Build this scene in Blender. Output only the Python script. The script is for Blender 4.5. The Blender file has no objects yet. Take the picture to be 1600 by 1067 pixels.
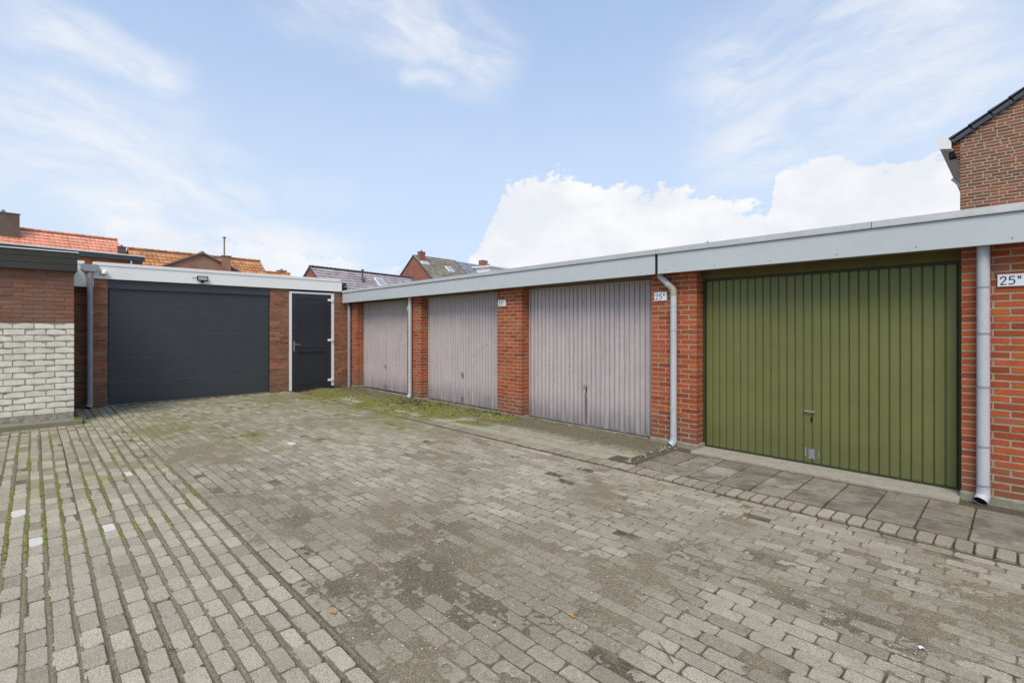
import bpy, math, random
import numpy as np
from mathutils import Vector
random.seed(7); rng = np.random.default_rng(7)
S = bpy.context.scene
C = bpy.context.collection
R = math.radians

# ------------------------------------------------------------------ camera, sky, sun
cam = bpy.data.cameras.new('camera'); camo = bpy.data.objects.new('camera', cam); C.objects.link(camo)
camo.location = (12.394, -5.977, 1.5)
FW = Vector((-0.7186, 0.6954, 0)).normalized(); RT = Vector((0.6954, 0.7186, 0)).normalized()
camo.rotation_euler = (R(90), 0, math.atan2(-FW.x, FW.y))
cam.sensor_width = 36; cam.lens = 775 / 1600 * 36; cam.shift_y = -0.0122
cam.clip_start = 0.05; cam.clip_end = 3000
S.camera = camo
S.render.resolution_x = 1024; S.render.resolution_y = 682
S.view_settings.view_transform = 'Standard'; S.view_settings.look = 'None'
S.view_settings.exposure = 1.0; S.view_settings.gamma = 1; S.view_settings.use_curve_mapping = False

SUN_DIR = Vector((0.36, -0.55, 0.82)).normalized()
sun = bpy.data.lights.new('sun', 'SUN'); suno = bpy.data.objects.new('sun', sun); C.objects.link(suno)
sun.energy = 1.35; sun.angle = R(28); sun.color = (1.0, 0.91, 0.78)
suno.rotation_euler = (-SUN_DIR).to_track_quat('-Z', 'Y').to_euler()
suno.location = (0, -10, 30)

W = bpy.data.worlds.new('World'); S.world = W; W.use_nodes = True
wt = W.node_tree; wt.nodes.clear()


class G:
    """small node-graph helper"""
    def __init__(s, tree): s.t = tree
    def n(s, typ, **kw):
        nd = s.t.nodes.new(typ)
        for k, v in kw.items(): setattr(nd, k, v)
        return nd
    def put(s, sock, v):
        if v is None: return
        if isinstance(v, bpy.types.NodeSocket): s.t.links.new(v, sock)
        else: sock.default_value = v
    def m(s, op, a, b=None, c=None, clamp=False):
        nd = s.n('ShaderNodeMath', operation=op, use_clamp=clamp)
        s.put(nd.inputs[0], a); s.put(nd.inputs[1], b)
        if c is not None: s.put(nd.inputs[2], c)
        return nd.outputs[0]
    def ss(s, v, lo, hi, a=0.0, b=1.0):
        nd = s.n('ShaderNodeMapRange', interpolation_type='SMOOTHSTEP')
        s.put(nd.inputs[0], v); s.put(nd.inputs[1], lo); s.put(nd.inputs[2], hi); s.put(nd.inputs[3], a); s.put(nd.inputs[4], b)
        return nd.outputs[0]
    def noise(s, vec, scale, detail=4, rough=.55, dist=0.0, out=0):
        nd = s.n('ShaderNodeTexNoise'); s.put(nd.inputs['Vector'], vec)
        nd.inputs['Scale'].default_value = scale; nd.inputs['Detail'].default_value = detail
        nd.inputs['Roughness'].default_value = rough; nd.inputs['Distortion'].default_value = dist
        return nd.outputs[out]
    def mix(s, f, a, b, mode='MIX'):
        nd = s.n('ShaderNodeMix', data_type='RGBA', blend_type=mode)
        s.put(nd.inputs[0], f); s.put(nd.inputs[6], col(a)); s.put(nd.inputs[7], col(b))
        return nd.outputs[2]
    def dot(s, a, b):
        nd = s.n('ShaderNodeVectorMath', operation='DOT_PRODUCT'); s.put(nd.inputs[0], a); s.put(nd.inputs[1], b)
        return nd.outputs['Value']
    def mapping(s, vec, sc=(1, 1, 1), rot=(0, 0, 0)):
        nd = s.n('ShaderNodeMapping'); s.put(nd.inputs[0], vec); nd.inputs['Scale'].default_value = sc; nd.inputs['Rotation'].default_value = rot
        return nd.outputs[0]


def col(c):
    if isinstance(c, (tuple, list)) and len(c) == 3: return (c[0], c[1], c[2], 1)
    return c


def dirpx(x, y):        # sky direction of a bearing and height, used to place the clouds on the dome
    return (FW + RT * ((x - 800) / 775) + Vector((0, 0, 1)) * ((514 - y) / 775)).normalized()


g = G(wt)
tc = g.n('ShaderNodeTexCoord').outputs['Generated']
D = g.n('ShaderNodeVectorMath', operation='NORMALIZE'); g.put(D.inputs[0], tc); D = D.outputs[0]
sky = g.n('ShaderNodeTexSky', sky_type='NISHITA')
sky.sun_disc = False; sky.sun_elevation = math.asin(SUN_DIR.z); sky.sun_rotation = math.atan2(SUN_DIR.x, SUN_DIR.y)
sky.altitude = 10; sky.air_density = 1.0; sky.dust_density = 0.6; sky.ozone_density = 2.0
sep = g.n('ShaderNodeSeparateXYZ'); g.put(sep.inputs[0], D)
hz = g.m('SQRT', g.m('ADD', g.m('MULTIPLY', sep.outputs[0], sep.outputs[0]), g.m('MULTIPLY', sep.outputs[1], sep.outputs[1])))
tanel = g.m('DIVIDE', sep.outputs[2], g.m('MAXIMUM', hz, 0.001))
az = g.m('ARCTAN2', g.dot(D, tuple(RT)), g.dot(D, tuple(FW)))
warp = g.noise(D, 2.2, 5, .6, out=1)
Dw = g.n('ShaderNodeVectorMath', operation='MULTIPLY_ADD'); g.put(Dw.inputs[0], warp); Dw.inputs[1].default_value = (.16, .16, .16); g.put(Dw.inputs[2], D); Dw = Dw.outputs[0]
fine = g.noise(Dw, 6.0, 10, .62)
big = g.noise(Dw, 1.6, 6, .6)


def band(p, q, w, lo=None, stretch=3.2, gain=1.0, seed=0.0):
    a = dirpx(*p); b = dirpx(*q); nrm = a.cross(b).normalized(); mid = (a + b).normalized(); along = (b - a).normalized()
    half = (b - a).length / 2
    dist = g.m('ABSOLUTE', g.dot(Dw, tuple(nrm)))
    dist = g.m('ABSOLUTE', g.m('SUBTRACT', g.dot(Dw, tuple(nrm)), .08 * (nrm.x + nrm.y + nrm.z)))
    across = g.ss(dist, 0.0, w, 1.0, 0.0)
    t = g.m('ABSOLUTE', g.dot(D, tuple(along)))
    ends = g.ss(t, half * .55, half * 1.25, 1.0, 0.0)
    front = g.ss(g.dot(D, tuple(mid)), .3, .6)
    # streaky noise drawn out along the band
    va = g.m('ADD', g.m('MULTIPLY', g.dot(Dw, tuple(along)), 3.0), seed); vb = g.m('MULTIPLY', g.dot(Dw, tuple(nrm)), 3.0 * stretch)
    cb = g.n('ShaderNodeCombineXYZ'); g.put(cb.inputs[0], va); g.put(cb.inputs[1], vb)
    st = g.ss(g.noise(cb.outputs[0], 1.8, 10, .62), .30, .72)
    o = g.m('MULTIPLY', g.m('MULTIPLY', across, ends), g.m('MULTIPLY', front, g.m('ADD', g.m('MULTIPLY', st, .85), .15)))
    return g.m('MULTIPLY', o, gain)


bands = [band((-30, -10), (300, 118), .055, gain=1.1, seed=1), band((-40, 120), (420, 330), .11, gain=1.05, seed=2),
         band((-100, 190), (330, 290), .20, gain=.8, seed=2.6),
         band((560, 0), (800, 130), .11, gain=.95, seed=3), band((400, -60), (700, 60), .12, gain=.55, seed=3.5),
         band((1060, 150), (1640, -20), .16, gain=.95, seed=4),
         band((1080, 255), (1650, 110), .15, gain=.95, seed=5), band((60, 310), (560, 400), .085, gain=1.35, stretch=2.4, seed=6),
         band((420, 300), (560, 290), .05, gain=.35, seed=7), band((620, 120), (720, 140), .03, gain=.8, seed=8)]
cir = bands[0]
for b in bands[1:]: cir = g.m('MAXIMUM', cir, b)
# thin veil spread over the whole sky, so that it goes on outside the frame
veil = g.m('MULTIPLY', g.ss(big, .46, .75), g.ss(fine, .3, .8))
frontm = g.ss(g.dot(D, tuple(FW)), .35, .75, 1.0, .25)
cir = g.m('MAXIMUM', cir, g.m('MULTIPLY', g.m('MULTIPLY', veil, .8), frontm))
# cumulus bank: height of its top over the bearing
out = [(-600, 450), (0, 372), (150, 380), (180, 350), (260, 352), (400, 378), (520, 408), (600, 425), (700, 425), (738, 405), (764, 350), (788, 284), (850, 284), (930, 297), (1000, 303),
       (1060, 297), (1120, 312), (1170, 328), (1203, 338), (1215, 280), (1250, 258), (1310, 246), (1360, 262), (1400, 250), (1460, 254), (1520, 262), (1700, 300), (2400, 350)]
ramp = g.n('ShaderNodeValToRGB'); cr = ramp.color_ramp; cr.interpolation = 'LINEAR'
AZ = 1.25
els = [((math.atan((x - 800) / 775) + AZ) / (2 * AZ), (514 - y) / math.hypot(x - 800, 775)) for x, y in out]
els = [(p, v + (.012 if p > .52 else 0)) for p, v in els]
while len(cr.elements) > 1: cr.elements.remove(cr.elements[0])
for i, (p, v) in enumerate(els):
    e = cr.elements[0] if i == 0 else cr.elements.new(p)
    e.position = p; e.color = (v, v, v, 1)
g.put(ramp.inputs[0], g.m('DIVIDE', g.m('ADD', az, AZ), 2 * AZ))
Dc = g.mapping(D, (1, 1, 1.6))
puff = g.noise(Dc, 14, 12, .62)
puff2 = g.noise(Dc, 4.5, 3, .5)
top = g.m('ADD', ramp.outputs[0], g.m('ADD', g.m('MULTIPLY', g.m('SUBTRACT', puff, .5), .15), g.m('MULTIPLY', g.m('SUBTRACT', puff2, .5), .02)))
dd = g.m('SUBTRACT', top, tanel)
cum = g.ss(dd, -.002, .010)
soft = g.ss(az, -.3, .05, .62, 1.0)
cum = g.m('MULTIPLY', cum, soft)
haze = g.ss(tanel, 0.0, .70, .80, 0.04)
c0 = g.mix(1.0, sky.outputs[0], (1.0, 1.0, 1.0), 'MULTIPLY')
c0 = g.mix(g.ss(tanel, .0, 1.1, .6, .52), c0, (2.75, 3.55, 4.95))
c1 = g.mix(haze, c0, (3.35, 3.95, 4.75))
cir2 = g.m('MINIMUM', cir, 1.0)
c2 = g.mix(g.m('MULTIPLY', cir2, .95), c1, (4.5, 4.6, 4.8))
shade = g.ss(g.noise(Dc, 7, 6, .6), .35, .7)
cc = g.mix(shade, (4.15, 4.3, 4.6), (5.05, 5.05, 5.05))
edge = g.ss(dd, .0, .16)
cc = g.mix(g.m('MULTIPLY', edge, .22), cc, (4.1, 4.3, 4.7))
c3 = g.mix(cum, c2, cc)
bg = g.n('ShaderNodeBackground'); g.put(bg.inputs[0], c3); bg.inputs[1].default_value = 0.1
wo = g.n('ShaderNodeOutputWorld'); wt.links.new(bg.outputs[0], wo.inputs[0])


# ------------------------------------------------------------------ materials
def mat(name, base, rough=.8, var=None, vs=6, vf=.5, var2=None, v2s=30, v2f=.35, bump=.0, bs=80, tint=0, dirt=None, metal=0, spec=.35, extra=None, objc=False, bdist=.002):
    m = bpy.data.materials.new(name); m.use_nodes = True; t = m.node_tree; t.nodes.clear(); g = G(t)
    tcn = g.n('ShaderNodeTexCoord'); geo = g.n('ShaderNodeNewGeometry'); pos = geo.outputs['Position']
    vec = tcn.outputs['Object'] if objc else pos
    c = col(base)
    if tint:
        at = g.n('ShaderNodeAttribute', attribute_name='tint'); sp = g.n('ShaderNodeSeparateColor'); g.put(sp.inputs[0], at.outputs['Color'])
    if var is not None: c = g.mix(g.m('MULTIPLY', g.ss(g.noise(vec, vs, 5, .6), .35, .68), vf), c, var)
    if var2 is not None: c = g.mix(g.m('MULTIPLY', g.ss(g.noise(vec, v2s, 4, .6), .4, .7), v2f), c, var2)
    if tint:
        lo = 1 - tint; hi = 1 + tint
        f = g.m('ADD', g.m('MULTIPLY', sp.outputs[0], hi - lo), lo)
        cb = g.n('ShaderNodeCombineColor'); [g.put(cb.inputs[i], f) for i in range(3)]
        c = g.mix(1.0, c, cb.outputs[0], 'MULTIPLY')
    if extra: c = extra(g, c, vec, sp if tint else None)
    b = g.n('ShaderNodeBsdfPrincipled'); g.put(b.inputs['Base Color'], c)
    b.inputs['Roughness'].default_value = rough; b.inputs['Metallic'].default_value = metal; b.inputs['Specular IOR Level'].default_value = spec
    if bump:
        bp = g.n('ShaderNodeBump'); bp.inputs['Strength'].default_value = bump; bp.inputs['Distance'].default_value = bdist
        g.put(bp.inputs['Height'], g.noise(vec, bs, 4, .6)); g.put(b.inputs['Normal'], bp.outputs[0])
    o = g.n('ShaderNodeOutputMaterial'); t.links.new(b.outputs[0], o.inputs[0])
    return m


def hue(other, k=1.0, ch=1):     # second tint channel mixes in another colour
    def f(g, c, vec, sp): return g.mix(g.m('MULTIPLY', sp.outputs[ch], k), c, other)
    return f


def brick_extra(other, pale, lowz=.45, lowc=(.16, .09, .06)):
    def f(g, c, vec, sp):
        c = g.mix(sp.outputs[1], c, other); c = g.mix(g.m('MULTIPLY', sp.outputs[2], .7), c, pale)
        s3 = g.n('ShaderNodeSeparateXYZ'); g.put(s3.inputs[0], g.n('ShaderNodeNewGeometry').outputs['Position'])
        k = g.m('MULTIPLY', g.ss(g.m('ADD', s3.outputs[2], g.m('MULTIPLY', g.noise(vec, 5, 3), .3)), .2, lowz + .2, .6, 0.0), 1)
        c = g.mix(k, c, lowc)
        sp2 = g.m('MULTIPLY', g.ss(g.noise(vec, 60, 2, .5), .68, .74), .35)
        return g.mix(sp2, c, (.42, .38, .32))
    return f


def paver_extra(g, c, vec, sp):
    n1 = g.noise(vec, 125, 5, .8); c = g.mix(g.ss(n1, .40, .58, .62, 0), c, (.13, .11, .08))
    n2 = g.noise(vec, 190, 3, .7); c = g.mix(g.ss(n2, .58, .66, 0, .6), c, (.68, .64, .56))
    d = g.m('ADD', sp.outputs[1], g.m('MULTIPLY', g.m('SUBTRACT', g.noise(vec, 16, 6, .72), .5), 1.15))
    dc = g.mix(g.ss(g.m('ADD', g.m('MULTIPLY', g.noise(vec, 190, 4, .8), .65), g.m('MULTIPLY', g.noise(vec, 48, 5, .75), .35)), .42, .60), (.155, .128, .085), (.37, .325, .235))
    c = g.mix(g.ss(d, .22, .92, 0, .78), c, dc)
    mo = g.m('ADD', sp.outputs[2], g.m('MULTIPLY', g.m('SUBTRACT', g.noise(vec, 12, 5, .7), .5), .5))
    return g.mix(g.ss(mo, .25, 1.0, 0, .8), c, (.17, .175, .045))


def soil_extra(g, c, vec, sp):   # r darkness, g moss, b pale sand
    n = g.m('ADD', g.m('MULTIPLY', g.noise(vec, 170, 4, .8), .65), g.m('MULTIPLY', g.noise(vec, 48, 5, .75), .35)); n3 = g.noise(vec, 14, 5, .7)
    lt = g.mix(g.ss(n, .40, .62), (.135, .106, .064), (.37, .315, .21))
    dk = g.mix(g.ss(n, .42, .66), (.10, .078, .05), (.29, .245, .17))
    k = g.m('ADD', sp.outputs[0], g.m('MULTIPLY', g.m('SUBTRACT', n3, .5), .9))
    lt = g.mix(sp.outputs[2], g.mix(g.ss(n, .4, .7), (.062, .050, .032), (.20, .168, .112)), lt)
    c = g.mix(g.ss(k, .25, .85), lt, dk)
    gr = g.m('ADD', sp.outputs[1], g.m('MULTIPLY', g.m('SUBTRACT', g.noise(vec, 30, 5, .75), .5), .9))
    gc = g.mix(g.ss(g.noise(vec, 26, 6, .8), .38, .62), (.07, .072, .016), (.29, .275, .06))
    c = g.mix(g.ss(gr, .28, .7, 0, .92), c, gc)
    sp_ = g.noise(vec, 420, 1, .5); c = g.mix(g.ss(sp_, .66, .70, 0, .7), c, (.62, .58, .5)); return g.mix(g.ss(g.noise(vec, 150, 1, .5), .70, .73, 0, .7), c, (.62, .58, .5))


def purple_extra(g, c, vec, sp):
    s3 = g.n('ShaderNodeSeparateXYZ'); g.put(s3.inputs[0], g.n('ShaderNodeNewGeometry').outputs['Position'])
    st = g.noise(g.mapping(vec, (14, 14, 1.2)), 1.0, 5, .65)
    low = g.ss(g.m('ADD', s3.outputs[2], g.m('MULTIPLY', g.noise(vec, 3, 5, .65), .45)), .18, .72, .95, 0.0)
    c = g.mix(g.m('MULTIPLY', low, g.ss(st, .2, .6)), c, (.19, .185, .20))
    c = g.mix(g.ss(st, .5, .8, 0, .35), c, (.42, .38, .37))
    c = g.mix(g.ss(g.noise(g.mapping(vec, (30, 30, .9)), 1.0, 4, .6), .52, .70, 0, .38), c, (.22, .20, .19))
    c = g.mix(g.ss(g.noise(vec, 40, 3, .6), .64, .72, 0, .5), c, (.2, .17, .14))
    return c


def green_extra(g, c, vec, sp):
    s3 = g.n('ShaderNodeSeparateXYZ'); g.put(s3.inputs[0], g.n('ShaderNodeNewGeometry').outputs['Position'])
    st = g.noise(g.mapping(vec, (9, 9, 1)), 1.0, 5, .65)
    c = g.mix(g.ss(st, .45, .8, 0, .35), c, (.15, .165, .06))
    low = g.ss(g.m('ADD', s3.outputs[2], g.m('MULTIPLY', g.noise(vec, 4, 4), .5)), .25, .8, .5, 0.0)
    return g.mix(low, c, (.095, .10, .04))


M = {}
M['brick'] = mat('red_brick', (.355, .068, .024), .85, (.26, .05, .023), 14, .7, (.42, .11, .045), 45, .5, .5, 120, .30, extra=brick_extra((.40, .125, .025), (.28, .14, .10)))
M['mortar'] = mat('mortar', (.37, .33, .245), .95, (.25, .215, .15), 9, .8, (.46, .42, .34), 60, .5, .8, 90)
M['brick2'] = mat('brown_red_brick', (.36, .105, .055), .88, (.26, .08, .05), 14, .7, (.38, .20, .12), 45, .5, .5, 120, .4, extra=brick_extra((.23, .125, .07), (.28, .2, .14)))
M['mortar2'] = mat('grey_brown_mortar', (.26, .22, .155), .95, (.12, .10, .065), 9, .8, bump=.6, bs=90)
M['brick3'] = mat('shed_red_brick', (.47, .155, .082), .88, (.33, .10, .055), 14, .7, (.33, .16, .11), 45, .5, .5, 120, .3, extra=brick_extra((.33, .12, .035), (.40, .22, .17), -.3))
M['mortar3'] = mat('dark_joint', (.15, .135, .10), .95, (.24, .21, .17), 22, .8, bump=.8, bs=60)
def white_extra(g, c, vec, sp):
    c = g.mix(g.ss(g.noise(vec, 35, 5, .7), .56, .7, 0, .45), c, (.36, .33, .27))
    s3 = g.n('ShaderNodeSeparateXYZ'); g.put(s3.inputs[0], g.n('ShaderNodeNewGeometry').outputs['Position'])
    k = g.ss(g.m('ADD', s3.outputs[2], g.m('MULTIPLY', g.noise(vec, 6, 4), .3)), .15, .5, .55, 0)
    c = g.mix(k, c, (.36, .34, .28)); return g.mix(sp.outputs[2], c, (.28, .09, .06))
M['white_brick'] = mat('white_painted_brick', (.80, .75, .64), .8, (.60, .56, .47), 9, .7, bump=.5, bs=70, tint=.12, extra=white_extra)
M['brickG'] = mat('house_brick', (.52, .13, .05), .85, (.28, .08, .05), 8, .7, (.40, .14, .06), 45, .5, .4, 120, .42, extra=brick_extra((.17, .055, .045), (.42, .14, .06), -3))
M['mortarG'] = mat('cream_mortar', (.46, .40, .29), .95, (.37, .32, .23), 9, .7, bump=.5, bs=90)
M['fascia'] = mat('grey_fascia', (.52, .56, .575), .5, (.48, .52, .53), 1.2, .6, (.44, .47, .46), 7, .25, .1, 30)
M['trim'] = mat('aluminium_trim', (.50, .50, .485), .42, (.42, .42, .40), 3, .6, (.34, .33, .30), 25, .3, .15, 60, metal=.25)
M['dark_gap'] = mat('black_rubber', (.012, .014, .016), .8)
M['white'] = mat('white_board', (.90, .89, .85), .5, (.85, .84, .80), 2, .5, bump=.1, bs=40)
M['white_frame'] = mat('white_frame', (.86, .85, .82), .35)
M['green'] = mat('green_paint', (.155, .168, .056), .42, (.135, .147, .048), 3, .7, (.165, .172, .07), 20, .3, .25, 6, .06, extra=green_extra, bdist=.01)
M['green_dark'] = mat('dark_green_frame', (.035, .045, .016), .5, (.05, .06, .02), 5, .5)
M['olive'] = mat('olive_board', (.13, .11, .03), .7, (.10, .085, .025), 5, .6, bump=.2, bs=30)
M['brownboard'] = mat('brown_board', (.21, .175, .10), .75, (.15, .12, .06), 5, .7, bump=.3, bs=30)
M['purple'] = mat('faded_mauve_paint', (.50, .44, .44), .6, (.43, .375, .385), 3, .7, (.55, .50, .49), 18, .4, .3, 9, .06, extra=purple_extra, bdist=.006)
M['anthracite'] = mat('anthracite_sheet', (.050, .057, .063), .42, (.058, .065, .072), 3, .5, bump=.0)
t = M['anthracite'].node_tree; gg = G(t); geo = gg.n('ShaderNodeNewGeometry'); nv = gg.noise(gg.mapping(geo.outputs['Position'], (2, 2.2, 60)), 3, 5, .7)
bp = gg.n('ShaderNodeBump'); bp.inputs['Strength'].default_value = .35; bp.inputs['Distance'].default_value = .002; gg.put(bp.inputs['Height'], nv)
t.links.new(bp.outputs[0], [n for n in t.nodes if n.type == 'BSDF_PRINCIPLED'][0].inputs['Normal'])
M['anth_smooth'] = mat('anthracite_smooth', (.036, .038, .046), .3, (.03, .032, .04), 2, .5)
M['gap_highlight'] = mat('grey_gap_highlight', (.22, .23, .24), .5)  # door backing in light grey: paints the highlight lines between the panels
M['lintel'] = mat('anthracite_lintel', (.066, .068, .08), .4)
M['pvc'] = mat('grey_pvc', (.50, .53, .56), .42, (.44, .46, .48), 6, .6, (.40, .39, .36), 20, .25, .05, 50)
M['pvc_joint'] = mat('grey_rubber_joint', (.28, .29, .30), .6)
M['pvc_beige'] = mat('beige_pvc', (.40, .37, .28), .5, (.30, .27, .20), 14, .6)
M['zinc'] = mat('dark_grey_pvc', (.32, .33, .36), .42, (.27, .28, .30), 7, .6)
M['hole'] = mat('dark_opening', (.01, .01, .01), .9)
M['steel'] = mat('brushed_steel', (.6, .6, .6), .3, metal=.9)
M['steel_dull'] = mat('dull_metal', (.4, .39, .36), .5, (.25, .22, .18), 40, .5, metal=.5)
M['plate'] = mat('white_plate', (.78, .80, .84), .3)
M['ink'] = mat('black_ink', (.015, .02, .03), .5)
M['concrete'] = mat('pale_concrete', (.40, .375, .31), .92, (.32, .29, .22), 7, .7, (.22, .19, .14), 30, .4, .6, 90)
M['plinth'] = mat('rough_concrete', (.28, .26, .20), .95, (.18, .17, .11), 9, .7, (.40, .37, .30), 40, .5, 1, 60)
M['kerb'] = mat('kerb_concrete', (.23, .215, .155), .95, (.17, .17, .09), 8, .7, (.33, .31, .25), 50, .4, .8, 80)
M['paver'] = mat('concrete_paver', (.50, .438, .325), .93, (.40, .348, .25), 5, .6, bump=.9, bs=240, tint=.22, extra=paver_extra, bdist=.003)
M['white_paver'] = mat('white_paver', (.66, .63, .55), .8, (.5, .5, .48), 30, .6, bump=.5, bs=200)
def slab_extra(g, c, vec, sp):
    c = paver_extra(g, c, vec, sp)
    return g.mix(g.ss(g.noise(vec, 4.5, 6, .68), .46, .62, 0, .6), c, (.10, .088, .065))
M['slab'] = mat('concrete_slab', (.36, .32, .25), .93, (.26, .235, .18), 5, .8, bump=.8, bs=240, tint=.5, extra=slab_extra, bdist=.003)
def apron_extra(g, c, vec, sp):
    k = g.m('ADD', sp.outputs[1], g.m('MULTIPLY', g.m('SUBTRACT', g.noise(vec, 9, 6, .7), .5), 1.3))
    c = g.mix(g.ss(k, .3, .9, 0, .95), c, g.mix(g.ss(g.noise(vec, 70, 5, .8), .4, .62), (.07, .058, .03), (.22, .195, .12)))
    q = g.m('ADD', sp.outputs[2], g.m('MULTIPLY', g.m('SUBTRACT', g.noise(vec, 20, 6, .7), .5), 1.2))
    c = g.mix(g.ss(q, .35, .8, 0, .9), c, (.10, .11, .02))
    return g.mix(g.ss(g.noise(vec, 190, 2), .62, .68, 0, .5), c, (.55, .52, .42))
M['apron'] = mat('worn_apron_concrete', (.36, .335, .235), .95, (.27, .25, .16), 6, .7, (.45, .42, .32), 120, .5, 1.0, 140, .12, extra=apron_extra, bdist=.004)
M['soil'] = mat('soil', (.1, .1, .1), 1.0, bump=1.0, bs=210, tint=.001, extra=soil_extra, spec=.15, bdist=.005)
M['ground'] = mat('ground', (.16, .15, .12), 1, (.12, .11, .08), 3, .6)
M['grit'] = mat('grit', (.45, .41, .33), .8, tint=.5, spec=.3)
M['moss'] = mat('moss', (.11, .125, .018), 1, (.17, .18, .03), 30, .7, (.05, .06, .01), 80, .6, 1, 200, .25, spec=.1)
M['weed'] = mat('weed_leaf', (.07, .115, .025), .7, (.12, .15, .04), 20, .6, tint=.35)
M['tileA'] = mat('orange_roof_tile', (.76, .33, .21), .5, (.68, .27, .15), 1.5, .6, (.80, .45, .33), 6, .3, tint=.16)
M['tileB'] = mat('weathered_orange_tile', (.62, .26, .085), .6, (.42, .20, .10), 3, .6, (.14, .10, .07), 9, .5, tint=.28)
M['tileE'] = mat('glazed_maroon_tile', (.44, .385, .385), .2, (.33, .27, .27), 2, .6, tint=.2, spec=.8)
M['tileF'] = mat('mossy_tile', (.26, .23, .185), .85, (.29, .275, .21), 2, .7, (.13, .12, .10), 7, .5, tint=.3)
M['slate'] = mat('grey_slate_tile', (.29, .31, .35), .5, (.21, .225, .25), 2, .6, tint=.15)
M['verge'] = mat('anthracite_tile', (.070, .078, .095), .45, (.058, .064, .08), 6, .6)
M['darkwood'] = mat('dark_brown_board', (.052, .048, .042), .6, (.04, .036, .03), 3, .7, bump=.2, bs=40)
M['gutter_dark'] = mat('dark_gutter', (.062, .07, .082), .45)
M['lead'] = mat('lead', (.2, .21, .22), .5)
M['glass'] = mat('roof_window_glass', (.35, .38, .42), .08, spec=.9)
M['roofing'] = mat('bitumen_roof', (.06, .06, .06), .9, (.09, .09, .085), 4, .6)
M['leaf'] = mat('dry_leaf', (.50, .31, .11), .7, (.35, .18, .07), 60, .6)
M['paper'] = mat('white_scrap', (.8, .82, .85), .6)
M['twig'] = mat('twig', (.17, .12, .07), .9)


def farbrick(name, c1, c2, mortar, sc=1.0):
    m = bpy.data.materials.new(name); m.use_nodes = True; t = m.node_tree; t.nodes.clear(); g = G(t)
    uv = g.n('ShaderNodeUVMap').outputs[0]
    b = g.n('ShaderNodeTexBrick'); g.put(b.inputs['Vector'], uv); b.inputs['Color1'].default_value = col(c1); b.inputs['Color2'].default_value = col(c2)
    b.inputs['Mortar'].default_value = col(mortar); b.inputs['Scale'].default_value = 1; b.inputs['Brick Width'].default_value = .22 * sc
    b.inputs['Row Height'].default_value = .0625 * sc; b.inputs['Mortar Size'].default_value = .007 * sc; b.inputs['Bias'].default_value = 0
    n = g.noise(uv, 1.3, 6, .65); c = g.mix(g.ss(n, .45, .7, 0, .55), b.outputs['Color'], tuple(.6 * x for x in c1))
    bs = g.n('ShaderNodeBsdfPrincipled'); g.put(bs.inputs['Base Color'], c); bs.inputs['Roughness'].default_value = .9
    o = g.n('ShaderNodeOutputMaterial'); t.links.new(bs.outputs[0], o.inputs[0]); return m


M['fb_red'] = farbrick('far_red_brick', (.34, .10, .055), (.27, .075, .045), (.30, .24, .19))
M['fb_brown'] = farbrick('far_brown_brick', (.33, .165, .105), (.40, .18, .10), (.34, .28, .21))
M['fb_orange'] = farbrick('far_orange_brick', (.42, .15, .05), (.36, .11, .045), (.36, .22, .12))
M['fb_grey'] = farbrick('far_grey_brown_brick', (.15, .11, .085), (.19, .13, .10), (.16, .14, .11))


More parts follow.
